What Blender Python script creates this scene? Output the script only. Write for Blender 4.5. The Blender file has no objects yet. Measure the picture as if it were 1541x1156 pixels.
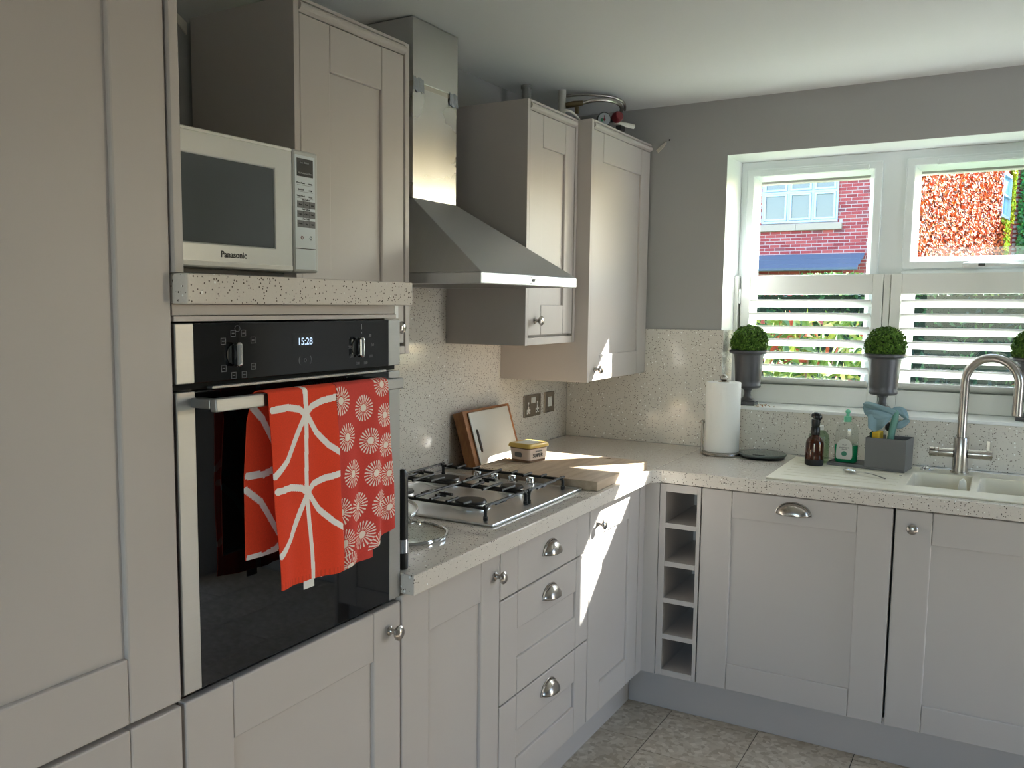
import bpy, bmesh, math, random
from mathutils import Vector, Matrix
R = math.radians
sc = bpy.context.scene
col = sc.collection

# ------------------------------------------------------------------ camera
def setup_camera():
    cd = bpy.data.cameras.new('camera'); co = bpy.data.objects.new('camera', cd); col.objects.link(co)
    right = Vector((0.84837227, 0.52937966, 0.00465522))
    up = Vector((-0.05897261, 0.08576224, 0.99456879))
    fwd = Vector((-0.52610524, 0.84403911, -0.10397721))
    M = Matrix((right, up, -fwd)).transposed().to_4x4()
    M.translation = Vector((1.672592, -3.686369, 1.482314))
    co.matrix_world = M
    cd.sensor_fit = 'HORIZONTAL'; cd.sensor_width = 36.0
    cd.lens = 1357.643 / 1541 * 36.0
    cd.shift_x = 96.625 / 1541; cd.shift_y = 25.035 / 1541
    cd.clip_start = 0.02; cd.clip_end = 300
    sc.camera = co
setup_camera()

# ------------------------------------------------------------------ sky, sun, exposure
YN0 = -6.2                               # end of the room behind the camera
SUN = Vector((0.80, 1.0, 0.84))          # towards the sun
w = bpy.data.worlds.new('sky'); sc.world = w; w.use_nodes = True
nt = w.node_tree; nt.nodes.clear()
sky = nt.nodes.new('ShaderNodeTexSky'); sky.sky_type = 'NISHITA'; sky.sun_disc = False
sky.sun_elevation = math.atan2(SUN.z, math.hypot(SUN.x, SUN.y)); sky.sun_rotation = math.atan2(SUN.x, SUN.y)
bg = nt.nodes.new('ShaderNodeBackground'); bg.inputs['Strength'].default_value = 0.8
wo = nt.nodes.new('ShaderNodeOutputWorld')
nt.links.new(sky.outputs[0], bg.inputs[0]); nt.links.new(bg.outputs[0], wo.inputs[0])
sl = bpy.data.lights.new('sun', 'SUN'); sl.energy = 25.0; sl.angle = R(0.6); sl.color = (1.0, 0.97, 0.93)
so = bpy.data.objects.new('sun', sl); col.objects.link(so)
so.rotation_euler = SUN.to_track_quat('Z', 'Y').to_euler()
so.location = (6, 8, 9)
for nm, loc, rot, sx, sy in (('window_portal', (1.257, .36, 1.55), (R(90), 0, R(180)), 1.1, .9), ('end_opening_portal', (1.70, YN0 - .15, 1.35), (R(-90), 0, R(180)), 1.6, 1.5), ('side_opening_portal', (3.38, -.70, 1.04), (0, R(90), 0), 2.0, .5)):  # end and side portals sit in openings added to let fill daylight in
    pd = bpy.data.lights.new(nm, 'AREA'); pd.shape = 'RECTANGLE'; pd.size = sx; pd.size_y = sy; pd.cycles.is_portal = True
    po = bpy.data.objects.new(nm, pd); col.objects.link(po); po.location = loc; po.rotation_euler = rot
vs = sc.view_settings
vs.view_transform = 'Standard'; vs.look = 'None'; vs.gamma = 1.0; vs.use_curve_mapping = False
vs.exposure = 1.0
try:
    sc.cycles.max_bounces = 12; sc.cycles.diffuse_bounces = 7; sc.cycles.transparent_max_bounces = 16
    sc.cycles.sample_clamp_indirect = 8.0; sc.cycles.caustics_reflective = False; sc.cycles.caustics_refractive = False
except Exception:
    pass

# ------------------------------------------------------------------ materials
def lin(c):
    return tuple(((v / 255) / 12.92 if v / 255 <= 0.04045 else ((v / 255 + 0.055) / 1.055) ** 2.4) for v in c) + (1.0,)
class NT:
    def __init__(s, name):
        s.m = bpy.data.materials.new(name); s.m.use_nodes = True
        s.t = s.m.node_tree; s.b = s.t.nodes['Principled BSDF']; s.out = s.t.nodes['Material Output']
    def n(s, kind, **kw):
        x = s.t.nodes.new(kind)
        for k, v in kw.items(): setattr(x, k, v)
        return x
    def l(s, a, b): s.t.links.new(a, b)
    def tc(s, scale=(1, 1, 1), kind='Object'):
        c = s.n('ShaderNodeTexCoord'); mp = s.n('ShaderNodeMapping'); mp.inputs['Scale'].default_value = scale
        s.l(c.outputs[kind], mp.inputs[0]); return mp.outputs[0]
    def noise(s, vec, scale, detail=3, rough=.5):
        x = s.n('ShaderNodeTexNoise'); x.inputs['Scale'].default_value = scale; x.inputs['Detail'].default_value = detail
        x.inputs['Roughness'].default_value = rough; s.l(vec, x.inputs['Vector']); return x.outputs['Fac']
    def ramp(s, fac, stops, interp='LINEAR'):
        x = s.n('ShaderNodeValToRGB'); x.color_ramp.interpolation = interp
        e = x.color_ramp.elements
        while len(e) < len(stops): e.new(.5)
        for i, (p, c) in enumerate(stops): e[i].position = p; e[i].color = c
        s.l(fac, x.inputs[0]); return x.outputs[0]
    def mix(s, fac, a, b):
        x = s.n('ShaderNodeMix'); x.data_type = 'RGBA'
        for i, v in ((0, fac), (6, a), (7, b)):
            if hasattr(v, 'links'): s.l(v, x.inputs[i])
            else: x.inputs[i].default_value = v
        return x.outputs[2]
    def bump(s, h, strength, dist=.002):
        x = s.n('ShaderNodeBump'); x.inputs['Strength'].default_value = strength; x.inputs['Distance'].default_value = dist
        s.l(h, x.inputs['Height']); s.l(x.outputs[0], s.b.inputs['Normal'])
    def base(s, c):
        if hasattr(c, 'links'): s.l(c, s.b.inputs['Base Color'])
        else: s.b.inputs['Base Color'].default_value = c
    def set(s, **kw):
        for k, v in kw.items(): s.b.inputs[k.replace('_', ' ')].default_value = v
        return s
def plain(name, rgb, rough=.5, metal=0., spec=.5, bump=0, bscale=200, **kw):
    s = NT(name); s.base(lin(rgb)); s.set(Roughness=rough, Metallic=metal); s.b.inputs['Specular IOR Level'].default_value = spec
    if bump: s.bump(s.noise(s.tc(), bscale, 2), bump, .001)
    for k, v in kw.items(): s.b.inputs[k.replace('_', ' ')].default_value = v
    return s.m
M = {}
M['cab'] = plain('cashmere_door', (191, 184, 179), .42, spec=.4, bump=.03, bscale=900)
M['carc'] = plain('cashmere_board', (186, 181, 177), .5, spec=.35, bump=.03, bscale=900)
M['white'] = plain('white_paint', (236, 238, 238), .4)
M['upvc'] = plain('white_upvc', (232, 238, 240), .25)
M['shut'] = plain('shutter_paint', (230, 230, 226), .38)
M['wall'] = plain('grey_wall_paint', (168, 168, 166), .85, spec=.2, bump=.12, bscale=350)
M['plaster'] = plain('torn_plaster', (225, 218, 205), .9)
M['ceil'] = plain('ceiling_paint', (222, 224, 222), .8, spec=.25, bump=.10, bscale=120)
M['black'] = plain('black_plastic', (14, 14, 15), .35)
M['matblack'] = plain('black_iron', (16, 16, 17), .38, metal=.2)
M['gap'] = plain('dark_gap', (18, 17, 16), .9)
M['rubber'] = plain('dark_rubber', (30, 30, 32), .7)
M['nickel'] = plain('brushed_nickel', (182, 176, 170), .26, metal=1.0)
M['chrome'] = plain('chrome', (215, 215, 215), .08, metal=1.0)
M['print'] = plain('print_ink', (40, 42, 46), .6)
M['printw'] = plain('print_white', (190, 192, 194), .6)
M['printg'] = plain('print_grey', (112, 112, 114), .6)
M['dark_oak'] = None
def brushed(name, rgb, rough, sc3, amt=.12, patchy=0):
    s = NT(name); v = s.tc(sc3); f = s.noise(v, 1.0, 4)
    c = lin(rgb); d = tuple(x * (1 - amt * 2) for x in c[:3]) + (1,)
    cc = s.ramp(f, [(.3, d), (.7, c)])
    s.base(cc); s.set(Metallic=1.0)
    r = s.n('ShaderNodeMapRange'); r.inputs[1].default_value = .3; r.inputs[2].default_value = .7
    r.inputs[3].default_value = rough * .8; r.inputs[4].default_value = rough * 1.25
    if patchy: s.l(s.noise(s.tc((1, 1, 1)), patchy, 3), r.inputs[0])
    else: s.l(f, r.inputs[0])
    s.l(r.outputs[0], s.b.inputs['Roughness'])
    return s.m
M['steel'] = brushed('stainless_steel', (160, 159, 157), .42, (3, 3, 700), .02)
M['steelh'] = brushed('stainless_hood', (205, 206, 208), .42, (500, 3, 3), .05)
M['chim'] = brushed('chimney_steel', (205, 203, 200), .30, (5, 5, 3), .025, patchy=5)
M['hobsteel'] = brushed('hob_steel', (228, 229, 230), .33, (4, 300, 4), .03, patchy=6)
M['tapsteel'] = plain('tap_steel', (186, 181, 176), .27, metal=1.0)
def quartz(name, rgb, gloss=.16):
    s = NT(name); v = s.tc()
    vo = s.n('ShaderNodeTexVoronoi'); vo.inputs['Scale'].default_value = 190; s.l(v, vo.inputs['Vector'])
    thr = s.noise(v, 95, 2)
    sub = s.n('ShaderNodeMath', operation='MULTIPLY'); s.l(vo.outputs['Distance'], sub.inputs[0]); sub.inputs[1].default_value = 1.0
    sep = s.n('ShaderNodeSeparateColor'); s.l(vo.outputs['Color'], sep.inputs[0])
    lt = s.n('ShaderNodeMath', operation='LESS_THAN'); s.l(vo.outputs['Distance'], lt.inputs[0]); lt.inputs[1].default_value = .30
    pick = s.n('ShaderNodeMath', operation='GREATER_THAN'); s.l(sep.outputs[0], pick.inputs[0]); pick.inputs[1].default_value = .64
    dm = s.n('ShaderNodeMath', operation='MULTIPLY'); s.l(lt.outputs[0], dm.inputs[0]); s.l(pick.outputs[0], dm.inputs[1])
    vo2 = s.n('ShaderNodeTexVoronoi'); vo2.inputs['Scale'].default_value = 75; s.l(v, vo2.inputs['Vector'])
    sep2 = s.n('ShaderNodeSeparateColor'); s.l(vo2.outputs['Color'], sep2.inputs[0])
    lt2 = s.n('ShaderNodeMath', operation='LESS_THAN'); s.l(vo2.outputs['Distance'], lt2.inputs[0]); lt2.inputs[1].default_value = .20
    pk2 = s.n('ShaderNodeMath', operation='GREATER_THAN'); s.l(sep2.outputs[1], pk2.inputs[0]); pk2.inputs[1].default_value = .90
    wm = s.n('ShaderNodeMath', operation='MULTIPLY'); s.l(lt2.outputs[0], wm.inputs[0]); s.l(pk2.outputs[0], wm.inputs[1])
    b = lin(rgb); b2 = tuple(x * .86 for x in b[:3]) + (1,)
    c = s.mix(s.noise(v, 260, 2), b2, b)
    c = s.mix(dm.outputs[0], c, lin((92, 80, 70)))
    c = s.mix(wm.outputs[0], c, lin((250, 250, 246)))
    s.base(c); s.set(Roughness=gloss); return s.m
M['quartz'] = quartz('quartz_worktop', (226, 218, 208), .12)
M['splash'] = quartz('quartz_splashback', (224, 219, 209), .13)
def wood(name, a, b, scale=(1.2, 14, 14), ring=1.0, rough=.45):
    s = NT(name); v = s.tc(scale)
    f = s.noise(v, 3.0 * ring, 5, .6); g = s.noise(v, 24, 2)
    c = s.ramp(f, [(.25, lin(a)), (.5, lin(tuple((x + y) // 2 for x, y in zip(a, b)))), (.75, lin(b))])
    c = s.mix(s.ramp(g, [(.45, (0, 0, 0, 1)), (.7, (.35, .35, .35, 1))]), c, lin(a))
    s.base(c); s.set(Roughness=rough); s.bump(g, .08, .001); return s.m
M['board'] = wood('pale_board_wood', (166, 144, 120), (206, 188, 166), (14, 1.2, 14))
M['oak'] = wood('oak_block_wood', (120, 74, 38), (186, 128, 76), (14, 2, 5))
def floor_mat():
    s = NT('vinyl_tile'); v = s.tc((1, 1, 1))
    vo = s.n('ShaderNodeTexVoronoi'); vo.inputs['Scale'].default_value = 62; s.l(v, vo.inputs['Vector'])
    sep = s.n('ShaderNodeSeparateColor'); s.l(vo.outputs['Color'], sep.inputs[0])
    c = s.ramp(sep.outputs[0], [(0, lin((172, 158, 138))), (.3, lin((192, 179, 160))), (.7, lin((205, 194, 176))), (1, lin((220, 210, 194)))])
    c = s.mix(s.ramp(s.noise(v, 9, 3), [(.35, (0, 0, 0, 1)), (.75, (.35, .35, .35, 1))]), c, lin((164, 150, 130)))
    s.base(c); s.set(Roughness=.42); s.bump(s.noise(v, 150, 2), .15, .001); return s.m
M['floor'] = floor_mat()
def glass(name, tint=(1, 1, 1), refl=.05, rough=.0):
    s = NT(name); s.t.nodes.remove(s.b)
    tr = s.n('ShaderNodeBsdfTransparent'); tr.inputs[0].default_value = (*tint, 1)
    gl = s.n('ShaderNodeBsdfGlossy'); gl.inputs['Roughness'].default_value = rough
    lw = s.n('ShaderNodeLayerWeight'); lw.inputs['Blend'].default_value = .5
    pw = s.n('ShaderNodeMath', operation='POWER'); s.l(lw.outputs['Facing'], pw.inputs[0]); pw.inputs[1].default_value = 5.0
    fr = s.n('ShaderNodeMath', operation='MULTIPLY_ADD'); s.l(pw.outputs[0], fr.inputs[0]); fr.inputs[1].default_value = .9; fr.inputs[2].default_value = refl
    mx = s.n('ShaderNodeMixShader'); s.l(fr.outputs[0], mx.inputs[0]); s.l(tr.outputs[0], mx.inputs[1]); s.l(gl.outputs[0], mx.inputs[2])
    s.l(mx.outputs[0], s.out.inputs[0]); return s.m
M['pane'] = glass('window_glass', (.94, .97, .97), .018)
M['lidglass'] = glass('lid_glass', (.90, .93, .90))
M['clear'] = glass('clear_plastic', (.95, .96, .95))
M['mesh'] = plain('microwave_mesh', (84, 90, 93), .10, spec=.6)
M['amber'] = plain('amber_glass', (58, 22, 6), .06, spec=.6)
M['greenglass'] = glass('green_glass', (.62, .74, .62))
M['soap'] = plain('green_soap', (8, 146, 92), .12, Subsurface_Weight=.0)
M['mint'] = plain('mint_plastic', (120, 205, 170), .35)
M['oven_glass'] = plain('oven_black_glass', (7, 7, 8), .03, spec=.6)
M['mwbody'] = plain('microwave_silver', (190, 192, 190), .34, metal=.3)
M['mwpanel'] = plain('microwave_panel', (214, 222, 226), .3)
M['caddy'] = plain('grey_caddy_plastic', (110, 110, 110), .6, bump=.05)
M['cream'] = plain('cream_sink', (226, 220, 202), .38, bump=.04, bscale=800)
M['paper'] = plain('paper_towel', (240, 240, 236), .95, spec=.1, bump=.35, bscale=260)
M['scaleglass'] = plain('scale_top', (92, 100, 98), .22)
M['lead'] = plain('lead_grey_urn', (92, 92, 95), .42, metal=.5, bump=.12, bscale=40)
M['socket'] = plain('socket_plate', (150, 140, 128), .34, metal=.8)
M['tubbody'] = plain('tub_white', (226, 205, 190), .45)
M['tubbrown'] = plain('tub_brown', (112, 82, 56), .5)
M['tublid'] = plain('tub_lid_gold', (214, 180, 92), .35)
M['cloth'] = plain('blue_cloth', (134, 160, 168), .95, spec=.1, bump=.4, bscale=900)
M['sponge'] = plain('yellow_sponge', (205, 168, 50), .95, bump=.5, bscale=500)
M['scour'] = plain('green_scourer', (22, 62, 52), .95, bump=.5, bscale=700)
M['brush'] = plain('teal_handle', (88, 136, 122), .42)
M['whiteplastic'] = plain('white_plastic', (228, 228, 224), .35)
M['pipew'] = plain('white_pipe', (198, 196, 188), .5)
M['pipeg'] = plain('grey_pipe', (140, 140, 136), .6)
M['copper'] = plain('dull_brass', (120, 105, 78), .4, metal=.9)
M['red'] = plain('red_cap', (104, 22, 32), .4)
M['gauge'] = plain('gauge_face', (150, 156, 160), .4)
M['green'] = plain('gauge_green', (30, 110, 70), .5)
M['tape'] = plain('duct_tape', (150, 155, 162), .32, metal=.5, bump=.3, bscale=60)
M['acry'] = plain('scratched_board', (204, 203, 197), .30, metal=.3, bump=.5, bscale=70)
M['led'] = None
def emis(name, rgb, st):
    s = NT(name); s.base((0, 0, 0, 1)); s.b.inputs['Emission Color'].default_value = lin(rgb); s.b.inputs['Emission Strength'].default_value = st; return s.m
M['led'] = emis('clock_digits', (180, 205, 235), .75)
M['lamp'] = emis('lamp_diffuser', (255, 246, 232), 6.0)
def leafmat(name, cols, rough=.5, rnd=True):
    s = NT(name); a = s.n('ShaderNodeVertexColor'); a.layer_name = 'col'
    s.l(a.outputs[0], s.b.inputs['Base Color']); s.set(Roughness=rough)
    return s.m
M['leaf'] = leafmat('leaf', None, .65); M['leaf'].node_tree.nodes['Principled BSDF'].inputs['Specular IOR Level'].default_value = .2
M['towel'] = leafmat('printed_towel', None, .95)
M['mortar'] = plain('mortar', (182, 170, 172), .95)
def brickmat():
    s = NT('red_brick'); oi = s.n('ShaderNodeObjectInfo')
    c = s.ramp(oi.outputs['Random'], [(0, lin((134, 50, 54))), (.5, lin((156, 63, 66))), (.85, lin((168, 78, 76))), (1, lin((116, 62, 70)))])
    s.base(c); s.set(Roughness=.9); s.bump(s.noise(s.tc(), 30, 3), .3, .01); return s.m
M['brick'] = brickmat()
def brickstuff():
    s = NT('red_brick_field'); a = s.n('ShaderNodeVertexColor'); a.layer_name = 'col'
    s.l(a.outputs[0], s.b.inputs['Base Color']); s.set(Roughness=.9); return s.m
M['brickv'] = brickstuff()
M['stone'] = plain('stone_sill', (170, 152, 138), .85, bump=.2, bscale=20)
M['slate'] = plain('slate', (82, 90, 106), .7, bump=.3, bscale=12)
M['fwin'] = plain('house_window_frame', (172, 186, 206), .35)
M['fglass'] = plain('house_window_pane', (84, 88, 88), .08, spec=.8)
M['curtain'] = plain('net_curtain', (150, 152, 150), .9)
M['lawn'] = plain('lawn', (84, 110, 52), .95, bump=.5, bscale=30)
M['bark'] = plain('bark', (80, 62, 46), .9)

# ------------------------------------------------------------------ mesh helpers
class G:
    """collects geometry for one mesh"""
    def __init__(s): s.v = []; s.f = []; s.c = []
    def add(s, vs, fs, cc=None):
        o = len(s.v); s.v += [tuple(p) for p in vs]; s.f += [tuple(i + o for i in f) for f in fs]
        if cc is not None: s.c += [cc] * len(fs)
        return s
    def box(s, x0, x1, y0, y1, z0, z1, cc=None):
        vs = [(x, y, z) for x in (x0, x1) for y in (y0, y1) for z in (z0, z1)]
        return s.add(vs, [(0, 1, 3, 2), (4, 6, 7, 5), (0, 4, 5, 1), (2, 3, 7, 6), (0, 2, 6, 4), (1, 5, 7, 3)], cc)
    def obox(s, c, ax, ay, az):
        c, ax, ay, az = map(Vector, (c, ax, ay, az))
        vs = [c + ax * i + ay * j + az * k for i in (-1, 1) for j in (-1, 1) for k in (-1, 1)]
        return s.add(vs, [(0, 1, 3, 2), (4, 6, 7, 5), (0, 4, 5, 1), (2, 3, 7, 6), (0, 2, 6, 4), (1, 5, 7, 3)])
    def lathe(s, prof, o, axis=(0, 0, 1), seg=24, sx=1, sy=1, ref=None):
        a = Vector(axis).normalized(); o = Vector(o)
        u = Vector(ref) if ref else a.orthogonal().normalized()
        if abs(a.z) > .99 and not ref: u = Vector((1, 0, 0))
        w = a.cross(u); vs = []; fs = []
        n = len(prof)
        for r, h in prof:
            for i in range(seg):
                t = 2 * math.pi * i / seg
                vs.append(o + a * h + u * (r * sx * math.cos(t)) + w * (r * sy * math.sin(t)))
        for j in range(n - 1):
            for i in range(seg):
                k = (i + 1) % seg
                fs.append((j * seg + i, j * seg + k, (j + 1) * seg + k, (j + 1) * seg + i))
        if prof[0][0] > 1e-6: fs.append(tuple(range(seg))[::-1])
        if prof[-1][0] > 1e-6: fs.append(tuple((n - 1) * seg + i for i in range(seg)))
        return s.add(vs, fs)
    def tube(s, pts, r, seg=10, closed=False, cap=True):
        P = [Vector(p) for p in pts]; n = len(P); vs = []; fs = []
        up = None
        for i, p in enumerate(P):
            a = P[(i - 1) % n] if closed or i else p; b = P[(i + 1) % n] if closed or i < n - 1 else p
            t = (b - a).normalized()
            if up is None: up = t.orthogonal().normalized()
            up = (up - t * up.dot(t)).normalized(); w = t.cross(up)
            rr = r[i] if isinstance(r, (list, tuple)) else r
            for k in range(seg):
                q = 2 * math.pi * k / seg
                vs.append(p + up * (rr * math.cos(q)) + w * (rr * math.sin(q)))
        for i in range(n if closed else n - 1):
            j = (i + 1) % n
            for k in range(seg):
                l = (k + 1) % seg
                fs.append((i * seg + k, i * seg + l, j * seg + l, j * seg + k))
        if not closed and cap:
            fs.append(tuple(range(seg))[::-1]); fs.append(tuple((n - 1) * seg + k for k in range(seg)))
        return s.add(vs, fs)
    def slab(s, xs, ys, holes, z0, z1):
        """welded slab on a grid with cells left out"""
        nx, ny = len(xs), len(ys)
        vs = [(x, y, z) for z in (z0, z1) for x in xs for y in ys]
        idx = lambda i, j, k: k * nx * ny + i * ny + j
        solid = lambda i, j: 0 <= i < nx - 1 and 0 <= j < ny - 1 and (i, j) not in holes
        fs = []
        for i in range(nx - 1):
            for j in range(ny - 1):
                if not solid(i, j): continue
                fs.append((idx(i, j, 1), idx(i + 1, j, 1), idx(i + 1, j + 1, 1), idx(i, j + 1, 1)))
                fs.append((idx(i, j, 0), idx(i, j + 1, 0), idx(i + 1, j + 1, 0), idx(i + 1, j, 0)))
                for di, dj, a, b in ((-1, 0, (i, j), (i, j + 1)), (1, 0, (i + 1, j + 1), (i + 1, j)), (0, -1, (i + 1, j), (i, j)), (0, 1, (i, j + 1), (i + 1, j + 1))):
                    if not solid(i + di, j + dj):
                        fs.append((idx(*a, 0), idx(*a, 1), idx(*b, 1), idx(*b, 0)))
        return s.add(vs, fs)
    def prism(s, poly, d):
        """closed prism: polygon (3d points) extruded by vector d"""
        p = [Vector(q) for q in poly]; d = Vector(d); n = len(p)
        return s.add(p + [q + d for q in p], [tuple(range(n))[::-1], tuple(range(n, 2 * n))] + [(i, (i + 1) % n, n + (i + 1) % n, n + i) for i in range(n)])
    def map(s, fn):
        s.v = [tuple(fn(*p)) for p in s.v]; return s
BASE = {}
def obj(name, g, mat, parent=None, bevel=0, smooth=None, base=None, seg=2, sol=0, angle=40):
    b = BASE[parent.name] if parent else (Vector(base) if base else Vector((0, 0, 0)))
    me = bpy.data.meshes.new(name)
    me.from_pydata([tuple(Vector(p) - b) for p in g.v], [], g.f)
    bm = bmesh.new(); bm.from_mesh(me); bmesh.ops.remove_doubles(bm, verts=bm.verts, dist=1e-6) if smooth else None
    bmesh.ops.recalc_face_normals(bm, faces=bm.faces); bm.to_mesh(me); bm.free()
    if g.c:
        ca = me.color_attributes.new('col', 'FLOAT_COLOR', 'CORNER')
        if len(g.c) == len(me.polygons):
            for p in me.polygons:
                for li in p.loop_indices: ca.data[li].color = g.c[p.index]
    me.materials.append(mat)
    if smooth:
        me.shade_smooth(); me.set_sharp_from_angle(angle=R(angle))
    o = bpy.data.objects.new(name, me); col.objects.link(o)
    if parent: o.parent = parent
    else: o.location = b
    BASE[o.name] = b
    if sol:
        m = o.modifiers.new('solid', 'SOLIDIFY'); m.thickness = sol; m.offset = 0
    if bevel:
        m = o.modifiers.new('bevel', 'BEVEL'); m.width = bevel; m.segments = seg; m.limit_method = 'ANGLE'; m.angle_limit = R(35)
    return o
def tag(o, label, cat=None, group=None, kind=None):
    if label: o['label'] = label
    if cat: o['category'] = cat
    if group: o['group'] = group
    if kind: o['kind'] = kind
    return o
def thing(name, base, label, cat, group=None):
    o = bpy.data.objects.new(name, None); col.objects.link(o); o.location = base
    o.empty_display_size = .05; BASE[o.name] = Vector(base)
    return tag(o, label, cat, group)
def copy_tree(o, parent=None):
    c = o.copy(); col.objects.link(c); c.parent = parent; BASE[c.name] = BASE[o.name]
    for ch in list(o.children): copy_tree(ch, c)
    return c
def L(u, d, z): return (d, u, z)          # left run: u along y, d from the wall
def W(u, d, z): return (u, -d, z)         # window run: u along x, d from the wall
def pbox(g, F, u0, u1, d0, d1, z0, z1):
    a, b = F(u0, d0, z0), F(u1, d1, z1)
    return g.box(min(a[0], b[0]), max(a[0], b[0]), min(a[1], b[1]), max(a[1], b[1]), z0, z1)
def text(name, s, F, u, d, z, size, mat, parent, depth=.0004, align='CENTER', bold=0):
    cu = bpy.data.curves.new(name, 'FONT'); cu.body = s; cu.size = size; cu.align_x = align; cu.align_y = 'CENTER'; cu.extrude = depth
    cu.resolution_u = 3; cu.offset = bold
    t = bpy.data.objects.new('tmp', cu); col.objects.link(t)
    dg = bpy.context.evaluated_depsgraph_get(); ev = t.evaluated_get(dg); me = ev.to_mesh()
    g = G(); g.add([F(u + v.co.x, d + v.co.z, z + v.co.y) for v in me.vertices], [tuple(p.vertices) for p in me.polygons])
    ev.to_mesh_clear(); bpy.data.objects.remove(t); bpy.data.curves.remove(cu)
    return obj(name, g, mat, parent)

# ------------------------------------------------------------------ cabinet pieces
def knob(parent, F, u, d, z):
    ax = Vector(F(0, 1, 0)) - Vector(F(0, 0, 0))
    g = G().lathe([(.0105, 0), (.0105, .002), (.008, .004), (.0058, .007), (.0052, .014), (.007, .017), (.0135, .0195), (.0162, .023), (.016, .0265), (.012, .0305), (.006, .0325), (0, .033)], F(u, d, z), ax, 24)
    return tag(obj('knob', g, M['nickel'], parent, smooth=True), 'brushed nickel mushroom knob')
def cup(parent, F, u, d, z, a=.052, h=.038, dep=.03):
    g = G(); vs = []; fs = []; n, m = 20, 8
    for i in range(n + 1):
        t = math.pi * i / n
        for j in range(m + 1):
            p = (math.pi / 2) * j / m
            vs.append(F(u + a * math.cos(t) * math.cos(p) ** .8, d + .001 + dep * math.sin(p), z - h * .35 + h * math.sin(t) * math.cos(p)))
    for i in range(n):
        for j in range(m):
            fs.append((i * (m + 1) + j, (i + 1) * (m + 1) + j, (i + 1) * (m + 1) + j + 1, i * (m + 1) + j + 1))
    g.add(vs, fs)
    o = obj('cup_handle', g, M['nickel'], parent, smooth=True, sol=.002)
    g = G()
    pts = [F(u + (a + .003) * math.cos(math.pi * i / 24), d + .0012, z - h * .35 + (h + .003) * math.sin(math.pi * i / 24)) for i in range(25)]
    g.tube(pts, .0026, 8)
    obj('cup_rim', g, M['nickel'], o, smooth=True)
    return tag(o, 'brushed nickel cup pull')
def shaker(parent, name, F, u0, u1, d, z0, z1, st=.1, rt=.1, rb=.1, panel=True, th=.02, mat='cab', iu0=None, iu1=None, zt=None, zb=None):
    """shaker front, outer face at distance d"""
    a = iu0 if iu0 is not None else u0 + st; b = iu1 if iu1 is not None else u1 - st
    t = zt if zt is not None else z1 - rt; bt = zb if zb is not None else z0 + rb
    g = G(); e = .0004
    pbox(g, F, u0, a, d - th, d, z0, z1); pbox(g, F, b, u1, d - th, d, z0, z1)
    if panel:
        pbox(g, F, a + e, b - e, d - th, d, t, z1); pbox(g, F, a + e, b - e, d - th, d, z0, bt)
    else:
        pbox(g, F, a + e, b - e, d - th, d, z0, z1)
    o = obj(name, g, M[mat], parent, bevel=.0034)
    g = G(); pbox(g, F, u0 + .004, u1 - .004, d - th + .001, d - (.0085 if panel else .004), z0 + .004, z1 - .004)
    obj('panel', g, M[mat], o)
    return o

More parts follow.
